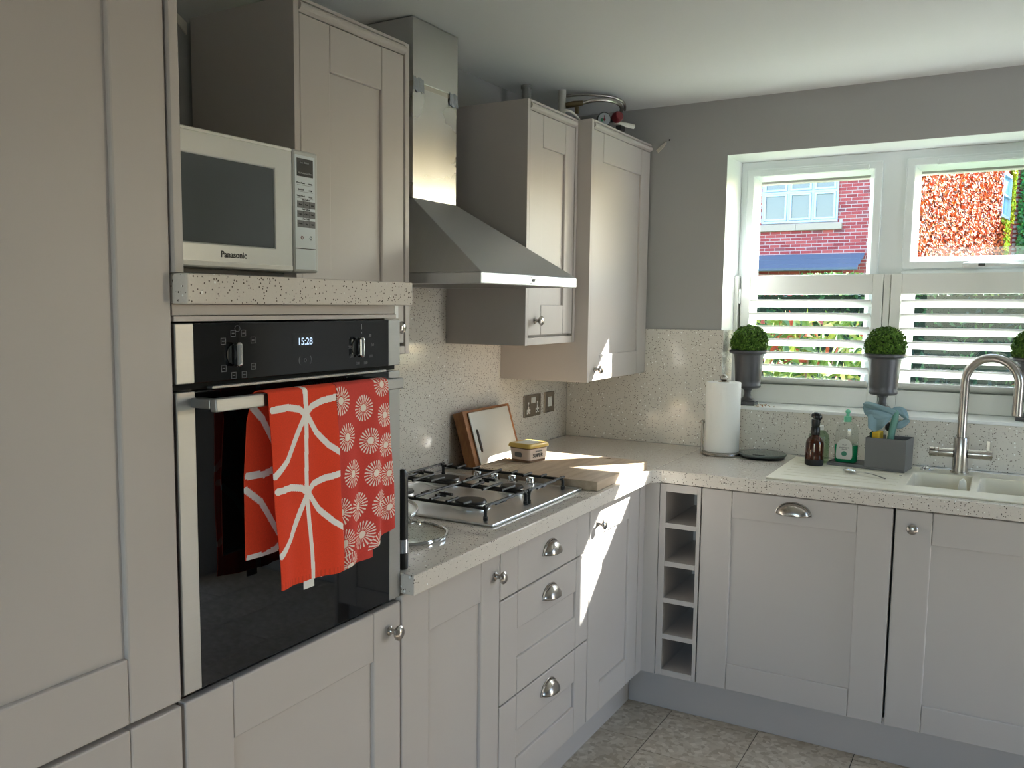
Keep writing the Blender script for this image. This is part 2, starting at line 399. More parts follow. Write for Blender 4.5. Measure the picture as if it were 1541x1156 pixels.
# ================================================================== STRUCTURE
XR, YN, ZC = 3.2, YN0, 2.302
PY0, PY1, PZ = -.95, -.45, 2.05              # opening added in the unseen right wall to let fill daylight in
WX0, WX1, WZ0, WZ1 = .672, 1.842, 1.078, 2.085      # window opening
def build_shell():
    g = G().box(-.3, -.012, YN - .2, .37, -.2, 2.6)
    tag(obj('wall_left', g, M['wall']), 'grey painted wall behind hob and wall cabinets', 'wall', kind='structure')
    g = G().slab([-.012, WX0, WX1, XR], [-.2, WZ0 - .003, WZ1, 2.6], {(1, 1)}, .012, .31).map(lambda x, y, z: (x, z, y))
    tag(obj('wall_far', g, M['wall']), 'grey painted wall around the kitchen window', 'wall', kind='structure')
    g = G().slab([-3, WX0 + .03, WX1 - .03, XR + .3], [-.2, WZ0 - .02, 2.0, 2.6], {(1, 1)}, .3105, .37).map(lambda x, y, z: (x, z, y))
    tag(obj('wall_outer', g, M['mortar']), 'outer brick leaf around the kitchen window', 'wall', kind='structure')
    g = G().slab([-.3, .9, 2.5, XR + .2], [-.2, .60, 2.10, 2.6], {(1, 1)}, YN - .2, YN).map(lambda x, y, z: (x, z, y))  # open hole added in the unseen end wall to brighten the window run
    tag(obj('wall_near', g, M['wall']), 'grey wall at the end of the room with an opening added for fill daylight', 'wall', kind='structure')
    g = G().slab([YN, PY0, PY1, .37], [-.2, .02, PZ, 2.6], {(1, 1)}, XR, XR + .2).map(lambda y, z, x: (x, y, z))
    tag(obj('wall_right', g, M['wall']), 'grey painted side wall with an opening added for fill daylight', 'wall', kind='structure')
    tag(obj('patio', G().box(XR + .2, XR + 12, YN - 6, .37, -.3, -.05), plain('patio_slabs', (188, 190, 190), .9)), 'pale stone patio added outside the side opening to bounce daylight in', 'patio', kind='structure')  # unseen ground, added and kept pale so it bounces daylight indoors
    g = G().box(-.3, XR + .2, YN - .2, .37, ZC, ZC + .25)
    tag(obj('ceiling', g, M['ceil']), 'white painted ceiling above the kitchen', 'ceiling', kind='structure')
    fl = obj('floor', G().box(-.05, XR + .02, YN - .1, .05, -.12, -.003), M['gap'])
    tag(fl, 'beige mottled vinyl tile floor', 'floor', kind='structure')
    p = .31; me = None; k = 0
    for ci in range(-3, 10):
        x0 = .688 + ci * p
        if x0 + p < .0 or x0 > XR: continue
        off = -.566 if ci % 2 == 0 else -.807
        y = off + p * 3
        while y > YN:
            y1, y0 = min(y, 0.0), max(y - p, YN)
            if y1 - y0 > .02:
                xa, xb = max(x0, 0.0), min(x0 + p, XR)
                full = abs((y1 - y0) - p) < 1e-6 and abs(xb - xa - p) < 1e-6
                if full and me:
                    o = bpy.data.objects.new('floor_tile', me); col.objects.link(o); o.parent = fl; o.location = (xa, y0, 0)
                else:
                    o = obj('floor_tile', G().box(.0014, xb - xa - .0014, .0014, y1 - y0 - .0014, -.004, 0), M['floor'])
                    o.parent = fl; o.location = (xa, y0, 0)
                    if full: me = o.data
            y -= p
build_shell()
# splashbacks and sill
tag(obj('splashback', G().box(-.0119, 0, -2.133, -.0005, .9105, 1.545), M['splash'], bevel=.0006), 'speckled quartz splashback behind the hob', 'splashback')
tag(obj('splashback', G().box(0.0005, WX0 + .012, 0, .0119, .9105, 1.392), M['splash'], bevel=.001), 'tall speckled quartz splashback left of the window', 'splashback')
tag(obj('splashback', G().box(WX0 + .0125, 2.06, 0, .0119, .9105, 1.0765), M['splash'], bevel=.001), 'low speckled quartz upstand under the window sill', 'splashback')
tag(obj('splashback', G().box(WX0 + .0003, WX0 + .0115, .0122, .15, 1.0895, 1.39), M['splash']), 'narrow quartz lining on the window reveal behind urn', 'splashback')
tag(obj('window_sill', G().box(WX0 + .001, WX1 + .05, -.006, .0118, 1.077, 1.089).box(WX0 + .001, WX1 - .001, .0117, .30, 1.077, 1.089), M['white'], bevel=.002), 'glossy white sill board under the shutters', 'window sill', kind='structure')

tag(obj('trim_1', G().box(WX0 + .0002, WX0 + .0010, .0121, .30, 1.3905, WZ1 - .0002).box(WX0 + .0002, WX1 - .0002, .0121, .30, WZ1 - .0010, WZ1 - .0002).box(WX1 - .0010, WX1 - .0002, .0121, .30, 1.0895, WZ1 - .0012), M['white']), 'white painted lining of the window reveal', 'window reveal', kind='structure')
def build_window():
    y0, y1 = .236, .308
    wdw = obj('window_1', G().slab([WX0 + .001, .70, 1.212, 1.297, 1.797, WX1 - .001], [WZ0 + .012, WZ0 + .055, 1.617, 1.665, 2.045, WZ1 - .001], {(1, 1), (1, 2), (1, 3), (3, 1), (3, 3)}, y0, y1).map(lambda x, y, z: (x, z, y)), M['upvc'], bevel=.004)
    tag(wdw, 'white upvc two-light kitchen window', 'window', kind='structure')
    # inner lining lip of the reveal
    def sash(x0, x1, z0, z1, mat='upvc'):
        m = .030
        o = obj('sash', G().slab([x0, x0 + m, x1 - m, x1], [z0, z0 + m, z1 - m, z1], {(1, 1)}, y0 - .012, y1 - .008).map(lambda x, y, z: (x, z, y)), M[mat], wdw, bevel=.005)
        g = G(); b = .018                                                   # chamfered glazing bead
        yi, yo = y0 - .012 + .004, .272
        X0, X1, Z0, Z1 = x0 + m, x1 - m, z0 + m, z1 - m
        a = [(X0, yi, Z0), (X1, yi, Z0), (X1, yi, Z1), (X0, yi, Z1)]
        c = [(X0 + b, yo, Z0 + b), (X1 - b, yo, Z0 + b), (X1 - b, yo, Z1 - b), (X0 + b, yo, Z1 - b)]
        d = [(X0, yo, Z0), (X1, yo, Z0), (X1, yo, Z1), (X0, yo, Z1)]
        g.add(a + c + d, [(i, (i + 1) % 4, 4 + (i + 1) % 4, 4 + i) for i in range(4)] + [(4 + i, 4 + (i + 1) % 4, 8 + (i + 1) % 4, 8 + i) for i in range(4)])
        obj('glazing_bead', g, M[mat], o)
        obj('glass_pane', G().box(X0 - .004, X1 + .004, .276, .280, Z0 - .004, Z1 + .004), M['pane'], o)
        return o
    sash(.699, 1.213, WZ0 + .054, 2.052)
    s2 = sash(1.296, 1.798, 1.632, 2.052)
    sash(1.296, 1.798, WZ0 + .054, 1.628)
    for xa, xb in ((.757, 1.164), (1.40, 1.80)):
        g = G().box(xa, xb, y0 - .026, y0 - .0115, 2.024, 2.040).box(xa, xb, y0 - .034, y0 - .0115, 2.018, 2.0235)
        tag(obj('trickle_vent', g, M['upvc'], wdw, bevel=.002), 'white trickle vent strip')
    g = G().box(1.50, 1.545, y0 - .026, y0 - .0125, 1.6335, 1.6535); 
    h = obj('window_handle', g, M['white'], s2, bevel=.006)
    obj('handle_lever', G().tube([(1.52, y0 - .03, 1.644), (1.60, y0 - .034, 1.644), (1.695, y0 - .03, 1.641)], [.009, .008, .006], 10), M['white'], s2, smooth=True)
    obj('handle_lock', G().box(1.553, 1.575, y0 - .0435, y0 - .036, 1.639, 1.649), M['black'], s2, bevel=.001)
build_window()

def build_shutters():
    yf, yb = .197, .225
    zb, zt = 1.0895, 1.615
    def panel(x0, x1, label, hinge_left):
        t = thing('plantation_shutter', ((x0 + x1) / 2, .21, zb), label, 'shutter', 'half-height plantation shutters')
        for a, b in ((x0, x0 + .037), (x1 - .037, x1)):
            obj('stile', G().box(a, b, yf, yb, zb + .001, zt), M['shut'], t, bevel=.002)
        obj('rail', G().box(x0 + .0375, x1 - .0375, yf + .001, yb - .001, 1.537, zt), M['shut'], t, bevel=.002)
        obj('rail', G().box(x0 + .0375, x1 - .0375, yf + .001, yb - .001, zb + .001, 1.166), M['shut'], t, bevel=.002)
        me = None; n = 7; zs = 1.174; pitch = .0534
        for i in range(n):
            z = zs + pitch * i + .007
            if me is None:
                g = G(); hw = .031; th = .0055; a = R(-30)      # elliptical blade, room edge up
                pr = []
                for k in range(12):
                    q = 2 * math.pi * k / 12; pu, pv = hw * math.cos(q), th * math.sin(q)
                    pr.append((pu * math.cos(a) - pv * math.sin(a), pu * math.sin(a) + pv * math.cos(a)))
                for xx in (x0 + .039, x1 - .039):
                    g.v += [(xx, .211 + p[0], z + p[1]) for p in pr]
                g.f = [(k, (k + 1) % 12, 12 + (k + 1) % 12, 12 + k) for k in range(12)] + [tuple(range(12))[::-1], tuple(range(12, 24))]
                o = obj('louvre', g, M['shut'], t, smooth=True); me = o
            else:
                c = me.copy(); col.objects.link(c); c.parent = t; c.location = (0, 0, pitch * i)
        hx = x0 - .004 if hinge_left else x1 + .004
        for zz in (1.16, 1.50):
            obj('hinge', G().box(hx - .004, hx + .004, yf - .004, yf - .0005, zz, zz + .06), M['white'], t, bevel=.001)
        return t
    p1 = panel(.698, 1.238, 'louvred half shutter behind the two urns by the brick house view', True)
    obj('hinge_post', G().box(WX0 + .0011, .689, yf - .012, yb, zb + .0005, zt), M['shut'], p1, bevel=.002)
    obj('meeting_post', G().box(1.2405, 1.2635, yf + .004, yb, zb + .0005, zt - .002), M['shut'], p1, bevel=.002)
    p2 = panel(1.266, 1.806, 'louvred half shutter behind the tap', False)
    obj('hinge_post', G().box(1.8085, WX1 - .0011, yf - .012, yb, zb + .0005, zt), M['shut'], p2, bevel=.002)
build_shutters()

# ================================================================== KITCHEN UNITS
FD = .590                                        # left run door face
FW = .607                                        # window run door face
def larder():
    t = thing('larder_cabinet', (.3, -3.04, 0), 'tall plain larder cabinet with full-height shaker door beside the oven', 'cabinet')
    obj('carcass', G().box(.0, FD - .021, -3.335, -2.7405, .151, 2.2), M['carc'], t)
    shaker(t, 'door', L, -3.335, -2.7425, FD, .858, 2.19, iu1=-2.841, zb=.960)
    shaker(t, 'door', L, -3.335, -2.7425, FD, .160, .850, iu1=-2.841)
    obj('end_panel', G().box(0.0, .596, -2.7385, -2.7215, 1.5315, 2.2), M['cab'], t, bevel=.001)
larder()
def housing():
    t = thing('oven_housing_cabinet', (.3, -2.44, 0), 'mid-height oven housing with drop-down door under the oven', 'cabinet')
    g = G().box(0.0, .56, -2.737, -2.720, .151, 1.483).box(0.0, .56, -2.153, -2.1355, .151, 1.483).box(0.0, .02, -2.72, -2.153, .151, 1.483).box(.02, .55, -2.72, -2.153, .832, .85).box(.02, .55, -2.72, -2.153, .151, .17)
    obj('carcass', g, M['carc'], t)
    obj('filler_strip', G().box(.50, .584, -2.7365, -2.150, 1.4665, 1.4835).box(.50, .588, -2.7365, -2.150, 1.4575, 1.4655), M['cab'], t, bevel=.0008)
    obj('filler_upright', G().box(.50, .584, -2.1495, -2.1365, 1.4575, 1.4835), M['white'], t)
    d = shaker(t, 'door', L, -2.735, -2.1385, FD, .160, .851, iu0=-2.631, iu1=-2.234, zt=.747)
    knob(d, L, -2.178, FD, .797)
housing()
tag(obj('quartz_shelf', G().box(0.0, .619, -2.7365, -2.1345, 1.484, 1.5305), M['quartz'], bevel=.0025), 'thick speckled quartz shelf under the microwave', 'shelf')

def oven():
    t = thing('oven', (.3, -2.438, .859), 'built-in single oven with black glass and stainless side trims', 'oven')
    y0, y1 = -2.7365, -2.1385
    obj('cavity_box', G().box(.03, .5655, -2.715, -2.16, .861, 1.452), M['black'], t)
    cp = obj('control_panel', G().box(.566, .588, -2.699, -2.177, 1.360, 1.4545), M['oven_glass'], t, bevel=.001)
    for a, b in ((y0, -2.6993), (-2.1767, y1)):
        obj('control_trim', G().box(.566, .5895, a, b, 1.360, 1.4545), M['steel'], t, bevel=.0015)
    obj('vent_slot', G().box(.566, .578, y0 + .004, y1 - .004, 1.350, 1.3595), M['gap'], t)
    obj('vent_strip', G().box(.5785, .592, -2.665, -2.19, 1.3485, 1.3535), M['steel'], t, bevel=.001)
    dr = obj('door', G().box(.566, .588, -2.699, -2.177, .8625, 1.3480), M['oven_glass'], t, bevel=.001)
    for a, b in ((y0, -2.6993), (-2.1767, y1)):
        obj('door_trim', G().box(.566, .5895, a, b, .8625, 1.3480), M['steel'], dr, bevel=.0015)
    hb = obj('handle', G().box(.631, .645, -2.708, -2.204, 1.3185, 1.3395), M['steel'], dr, bevel=.002)
    for a in (-2.708, -2.222):
        obj('handle_bracket', G().box(.588, .631, a, a + .018, 1.3225, 1.3380), M['steel'], dr, bevel=.002)
    for y in (-2.613, -2.283):
        k = obj('control_knob', G().box(.5905, .606, y - .0058, y + .0058, 1.3815, 1.4225), M['chrome'], t, bevel=.0055, seg=6)
        tag(k, 'chrome bar-shaped oven dial')
        obj('dial_seat', G().lathe([(.0165, 0), (.0165, .0014), (.006, .0018)], (.588, y, 1.402), (1, 0, 0), 32), M['black'], k)
    dsp = obj('display', G().box(.588, .5884, -2.470, -2.412, 1.4095, 1.4335), plain('display_glass', (30, 33, 34), .1), t)
    text('clock_digits', '15:28', L, -2.436, .5885, 1.4175, .0185, M['led'], t)
    text('clock_button', '(  o  )', L, -2.436, .5882, 1.385, .016, M['printg'], t)
    g = G()
    for y in (-2.602,):
        for i, an in enumerate((-52, -16, 16, 52, 128, 164, 196, 232, 90 - 180)):
            q = R(an + 90) if i < 8 else R(90)
            cx, cz = y + .043 * math.cos(q), 1.402 + .036 * math.sin(q)
            s = .0055
            if i < 8:
                g = G()
                for bx in ((cx - s, cx + s, cz - s, cz - s + .0009), (cx - s, cx + s, cz + s - .0009, cz + s), (cx - s, cx - s + .0009, cz - s, cz + s), (cx + s - .0009, cx + s, cz - s, cz + s), (cx - s * .5, cx + s * .5, cz - .0008, cz + .0008)):
                    g.box(.588, .58835, bx[0], bx[1], bx[2], bx[3])
                obj('mode_symbol', g, M['printg'], cp)
    g = G(); g.tube([(.5882, -2.604 + .006 * math.cos(q * .524), 1.4445 + .005 * math.sin(q * .524)) for q in range(12)], .0005, 5, True)
    obj('mode_symbol', g, M['printg'], cp)
    for an, s in ((40, '30'), (5, '50'), (-35, '100'), (-70, '150'), (-110, '200'), (-150, '240'), (-180, '275')):
        q = R(an); text('dial_number', s, L, -2.268 + .036 * math.cos(q), .5882, 1.402 + .034 * math.sin(q), .0085, M['printg'], cp)
    obj('dial_mark', G().box(.588, .5883, -2.2685, -2.2675, 1.437, 1.447).box(.588, .5883, -2.269, -2.267, 1.429, 1.431), M['printw'], cp)
oven()

def towel(name, label, y0, y1, zb_l, zb_r, back_l, back_z, colour_fn, shift, base_mat, skew=0., wav=.004, ph=0.):
    """cloth folded over the oven handle bar"""
    nu, nv = (190, 500) if ph == 0 else (200, 540)
    zt = 1.3425
    g = G(); cols = []
    path_front = int(nv * .7)
    wd = y1 - y0
    for j in range(nv + 1):
        for i in range(nu + 1):
            u = i / nu
            zb = zb_l + (zb_r - zb_l) * u
            if j <= path_front:
                s = 1 - j / path_front                      # 1 at the front hem, 0 at the bar
                z = zt - .004 - (zt - .004 - zb) * s
                fall = min(1, s * 3.5)
                x = .6505 + .004 * fall * math.sin(u * 7 + ph + s * 1.5) + wav * s * math.sin(u * 15 + ph * 2 + 1.3 * s) + .006 * s
                y = y0 + wd * u + skew * s + .003 * s * math.sin(9 * s + ph)
                v = s
            else:
                q = (j - path_front) / (nv - path_front)
                if q < .12:
                    a = math.pi * q / .12
                    x = .638 + .0125 * math.cos(a); z = zt - .004 + .0050 * math.sin(a); y = y0 + wd * u - shift * q / .12 * .4
                    v = -q * .1
                else:
                    s = (q - .12) / .88
                    z = zt - .004 - (zt - .004 - back_z) * s
                    x = .6245 - .010 * min(1, s * 6) + .004 * math.sin(u * 6 + ph) * min(1, s * 3)
                    y = y0 + wd * u - shift * (.4 + .6 * min(1, s * 2))
                    v = -.05 - s * .8
            g.v.append((x, y, z)); cols.append((u, v))
    for j in range(nv):
        for i in range(nu):
            a = j * (nu + 1) + i
            g.f.append((a, a + 1, a + nu + 2, a + nu + 1))
            u = (cols[a][0] + cols[a + nu + 2][0]) / 2; v = (cols[a][1] + cols[a + nu + 2][1]) / 2
            g.c.append(colour_fn(u, v))
    t = thing(name, (.64, (y0 + y1) / 2, 1.33), label, 'tea towel')
    o = obj('cloth', g, M['towel'], t, smooth=False, sol=.0016)
    for p in o.data.polygons: p.use_smooth = True
    return t
def seg_d(px, py, ax, ay, bx, by):
    dx, dy = bx - ax, by - ay; t = max(0, min(1, ((px - ax) * dx + (py - ay) * dy) / (dx * dx + dy * dy + 1e-12)))
    return math.hypot(px - ax - t * dx, py - ay - t * dy)
ORG, WHT = lin((234, 68, 34)), lin((246, 241, 236))
LINES = []
def leafset(v0, n):
    c = [(.52, v0)]
    LINES.append(([(.04, v0 - .022), (.25, v0 - .028), (.42, v0 - .012), (.52, v0 + .02)], .0075))
    LINES.append(([(.98, v0 - .05), (.78, v0 - .04), (.62, v0 - .018), (.52, v0 + .02)], .0075))
    LINES.append(([(.50, v0 + .03), (.38, v0 + .11), (.20, v0 + .24), (.02, v0 + .31)], .0072))
    LINES.append(([(.55, v0 + .03), (.68, v0 + .12), (.85, v0 + .20), (1.0, v0 + .245)], .0072))
LINES.append(([(.50, -.2), (.53, .1), (.505, .5), (.53, 1.0)], .0075))
leafset(.105, 0); leafset(.515, 0); leafset(-.42, 0); leafset(-.82, 0)
random.seed(3)
def towel_a(u, v):
    wd, ht = .172, .34
    for pl, w_ in LINES:
        for a, b in zip(pl, pl[1:]):
            if seg_d(u * wd, v * ht, a[0] * wd, a[1] * ht, b[0] * wd, b[1] * ht) < w_ * .80: return WHT
    k = .94 + random.random() * .12
    if v > .965: k *= .86 if int(u * 60) % 3 == 0 else 1.0
    return tuple(c * k for c in ORG[:3]) + (1,)
RED, CRM = lin((214, 70, 60)), lin((248, 234, 222))
BUR = [(.07, .08), (.50, .145), (.87, .02), (.17, .285), (.58, .35), (.90, .22), (.24, .50), (.62, .555), (.90, .42), (.32, .705), (.68, .755), (.93, .615), (.05, .86), (.40, .89), (.92, .84), (.12, 1.0), (.62, 1.0), (.0, .68), (.3, -.1), (.62, -.1), (.95, -.2), (.1, -.3), (.4, -.4), (.7, -.5), (.2, -.6), (.5, -.75), (.85, -.7), (.1, -.85)]
def towel_b(u, v):
    wd, ht = .165, .335
    for a, b in BUR:
        dx, dy = (u - a) * wd, (v - b) * ht; r = math.hypot(dx, dy)
        if r < .0075: return CRM
        if .0088 < r < .0262:
            an = math.atan2(dy, dx) / (2 * math.pi) * 22
            if abs(an - round(an)) < .21: return CRM
    k = .93 + random.random() * .14
    return tuple(c * k for c in RED[:3]) + (1,)
towel('tea_towel', 'orange-red tea towel with white leaf-vein lines on the oven handle', -2.600, -2.428, 1.008, 1.000, .022, 1.060, towel_a, .022, None, skew=.010, wav=.003)
tw = towel('tea_towel', 'faded red tea towel with cream sunburst print on the oven handle', -2.4255, -2.268, .995, 1.047, .01, .985, towel_b, .008, None, skew=.014, wav=.007, ph=2.1)
tl = bpy.data.objects['tea_towel']
tag(obj('care_label', G().box(.6555, .6565, -2.525, -2.498, .992, 1.006), M['whiteplastic'], tl), 'white sewn-in care label')

def microwave():
    x, y0, y1, z0, z1 = .45, -2.693, -2.231, 1.549, 1.790
    t = thing('microwave', (.28, -2.46, 1.5305), 'silver-white microwave oven on the quartz shelf', 'microwave')
    obj('body', G().box(.11, x - .028, y0, y1, z0, z1), M['mwbody'], t, bevel=.004)
    obj('underside', G().box(.13, x - .05, y0 + .02, y1 - .05, z0 - .008, z0 - .0002), M['black'], t)
    for yy in (y0 + .04, y1 - .06):
        for xx in (.16, x - .07):
            obj('foot', G().lathe([(.014, 0), (.012, .0105)], (xx, yy, 1.5308), (0, 0, 1), 16), M['rubber'], t)
    yd = -2.3095
    dr = obj('door', G().slab([y0, -2.634, -2.360, yd], [z0, 1.593, 1.7435, z1], {(1, 1)}, x - .0275, x).map(lambda a, b, c: (c, a, b)), M['mwbody'], t, bevel=.003)
    obj('door_window', G().box(x - .02, x - .0025, -2.640, -2.354, 1.588, 1.749), M['mesh'], dr)
    for za, zb in ((z0 + .003, z0 + .011), (z1 - .007, z1 - .002)):
        obj('door_band', G().box(x, x + .0015, y0 + .003, yd - .002, za, zb), M['whiteplastic'], dr, bevel=.0005)
    text('brand_name', 'Panasonic', L, -2.471, x + .0001, 1.574, .0165, M['print'], dr, bold=.0003)
    cp = obj('control_panel', G().box(x - .0275, x, yd + .0025, y1, z0, z1), M['mwbody'], t, bevel=.005)
    obj('key_plate', G().box(x, x + .0008, yd + .007, y1 - .011, z0 + .006, z1 - .010), M['mwpanel'], cp, bevel=.0006)
    obj('display', G().box(x + .0008, x + .0014, yd + .013, y1 - .017, 1.739, 1.774), M['black'], cp)
    d = x + .0009
    text('display_print', 'High Medium Low Warm', L, -2.272, d + .0007, 1.7455, .0040, M['printw'], cp)
    text('display_print', 'Auto   Defrost', L, -2.274, d + .0007, 1.766, .0045, M['printw'], cp)
    for i, (a, b) in enumerate((('Micro Power', '10 Min'), ('Quick 30', '1 Min'), ('Timer/Clock', '10 Sec'))):
        zz = 1.7285 - i * .0128
        text('key_label', a, L, -2.285, d, zz - .0025, .0048, M['print'], cp); text('key_label', b, L, -2.256, d, zz - .003, .0045, M['print'], cp)
        obj('key_line', G().box(d - .0002, d + .0002, yd + .013, y1 - .017, zz - .0068, zz - .0063), M['printg'], cp)
    for i, s in enumerate(('Auto Defrost', 'Auto Reheat', 'Auto Cook')):
        zz = 1.684 - i * .0190
        text('key_heading', s, L, -2.27, d, zz + .0098, .0046, M['print'], cp)
        for j in range(3):
            ya = yd + .0135 + j * .0181
            k = obj('key', G().box(d - .0002, d + .0006, ya, ya + .0174, zz - .0068, zz + .0068), M['printg'], cp)
            text('key_print', (('Bread', 'Meat', 'Joint'), ('Curry', 'Chilled', 'Pasta'), ('Potato', 'Veg', 'Fish'))[i][j], L, ya + .0087, d + .0007, zz, .0042, M['print'], cp)
    for yy, s in ((-2.283, 0), (-2.256, 1)):
        g = G()
        if s == 0: g.tube([(d + .0003, yy + .0032 * math.cos(q * .524), 1.6185 + .0032 * math.sin(q * .524)) for q in range(12)], .0006, 5, True)
        else: g.tube([(d + .0003, yy + .0038 * math.cos(q * math.pi / 2), 1.6185 + .0042 * math.sin(q * math.pi / 2)) for q in range(4)], .0005, 5, True)
        obj('key_symbol', g, M['red'] if s == 0 else M['print'], cp)
    obj('panel_seam', G().box(d - .0002, d + .0004, yd + .007, y1 - .011, 1.5955, 1.597), M['print'], cp)
microwave()

# --- wall cabinets
def wallcab(y0, y1, z0, z1, d, label, pel, door, kn, ends=(True, True), zt=2.118):
    t = thing('wall_cabinet', (.15, (y0 + y1) / 2, z0), label, 'cabinet')
    iy0 = y0 + (.018 if ends[0] else 0); iy1 = y1 - (.018 if ends[1] else 0)
    x0 = -.0115 if z1 < 1.4 else .0005
    obj('carcass', G().box(x0, d - .022, iy0 + .0005, iy1 - .0005, z0 + .004, z1 - .006), M['carc'], t)
    if ends[0]: obj('end_panel', G().box(x0, d, y0, y0 + .0178, z0, z1), M['cab'], t, bevel=.001)
    if ends[1]: obj('end_panel', G().box(x0, d, y1 - .0178, y1, z0, z1), M['cab'], t, bevel=.001)
    g = G(); n = 6
    prof = [(d - .02, zt + .002), (d - .004, zt + .002)] + [(d - .004 + .011 * math.sin(a), zt + .014 - .010 * math.cos(a)) for a in [math.pi * k / 8 for k in range(1, 8)]] + [(d - .004, zt + .0245), (d + .001, zt + .026), (d + .001, z1), (d - .02, z1)]
    g.prism([(p[0], iy0 + .0003, p[1]) for p in prof], (0, iy1 - iy0 - .0006, 0))
    obj('cornice', g, M['cab'], t)
    if pel: obj('light_pelmet', G().box(d - .02, d - .001, iy0 + .0003, iy1 - .0003, z0, pel - .005), M['cab'], t, bevel=.002)
    a, b, c0, iu0, iu1, zt_, zb_ = door
    dr = shaker(t, 'door', L, a, b, d - .002, c0, zt, iu0=iu0, iu1=iu1, zt=zt_, zb=zb_)
    knob(dr, L, kn[0], d - .002, kn[1])
    return t
wallcab(-2.150, -1.708, 1.357, 2.150, .318, 'wall cabinet with shaker door between microwave and cooker hood', 1.383, (-2.129, -1.729, 1.385, -2.025, -1.824, 2.013, 1.487), (-1.775, 1.428))
wallcab(-1.018, -.6205, 1.353, 2.150, .309, 'narrow wall cabinet between cooker hood and larger corner cabinet', 1.383, (-.998, -.6405, 1.386, -.899, -.72, 2.013, 1.489), (-.945, 1.436))
wallcab(-.6195, -.002, 1.206, 2.150, .362, 'deep wall cabinet in the window corner, hanging lower than its neighbour', 0, (-.600, -.004, 1.208, -.503, -.105, 2.014, 1.304), (-.545, 1.251), ends=(True, False))

# --- cooker hood
def hood():
    t = thing('cooker_hood', (.2, -1.35, 1.542), 'stainless steel chimney cooker hood above the gas hob', 'cooker hood')
    y0, y1 = -1.650, -1.050
    g = G()
    a = [(.0005, y0, 1.572), (.504, y0, 1.572), (.504, y1, 1.572), (.0005, y1, 1.572)]
    b = [(.0005, -1.497, 1.792), (.187, -1.497, 1.792), (.187, -1.250, 1.792), (.0005, -1.250, 1.792)]
    g.add(a + b, [(0, 1, 2, 3), (7, 6, 5, 4)] + [(i, (i + 1) % 4, 4 + (i + 1) % 4, 4 + i) for i in range(4)])
    obj('canopy', g, M['steelh'], t, bevel=.002)
    fs = obj('canopy_rim', G().slab([.0005, .03, .48, .504], [y0, y0 + .025, y1 - .025, y1], {(1, 1)}, 1.542, 1.5715), M['steelh'], t, bevel=.002)
    fl = obj('grease_filter', G().box(.031, .479, y0 + .026, y1 - .026, 1.545, 1.552), M['steel'], t)
    for i in range(40):
        yy = y0 + .03 + i * .0138
        if i % 2 == 0: obj('filter_slat', G().box(.04, .47, yy, yy + .008, 1.5425, 1.5448), M['steel'], fl)
    obj('lamp_cover', G().lathe([(.02, 0), (.018, .004)], (.06, -1.50, 1.5385), (0, 0, 1), 20), M['chrome'], t)
    text('brand_name', 'NEFF', L, -1.352, .5042, 1.557, .0105, M['print'], fs, bold=.0004)
    g = G().tube([(.5043, -1.3675 + .0038 * math.cos(q * .3491), 1.5615 + .0045 * math.sin(q * .3491)) for q in range(10)], .0005, 5)
    g.box(.504, .5046, -1.3725, -1.3625, 1.5475, 1.5490)
    obj('brand_mark', g, M['print'], fs)
    obj('chimney_lower', G().box(.0005, .183, -1.493, -1.254, 1.793, 2.118), M['chim'], t, bevel=.0015)
    obj('chimney_upper', G().box(.0005, .1855, -1.4955, -1.2515, 2.122, 2.2985), M['chim'], t, bevel=.0015)
    obj('chimney_seam', G().box(.0005, .1835, -1.4935, -1.2535, 2.108, 2.124), plain('seam_metal', (196, 190, 180), .3, metal=.7), t)
    for a, b, z in ((-1.496, -1.440, 2.112), (-1.300, -1.2515, 2.104)):
        g = G(); vs = []; n = 6
        for i in range(n + 1):
            for k in range(4):
                vs.append((.1862 + .0012 * math.sin(i * 2.3 + k), a + (b - a) * i / n, z - .016 + k * .0125 + .003 * math.sin(i * 1.7 + k * .6)))
        g.add(vs, [(i * 4 + k, (i + 1) * 4 + k, (i + 1) * 4 + k + 1, i * 4 + k + 1) for i in range(n) for k in range(3)])
        tag(obj('duct_tape', g, M['tape'], t, sol=.0006), 'crumpled silver tape strip')
hood()

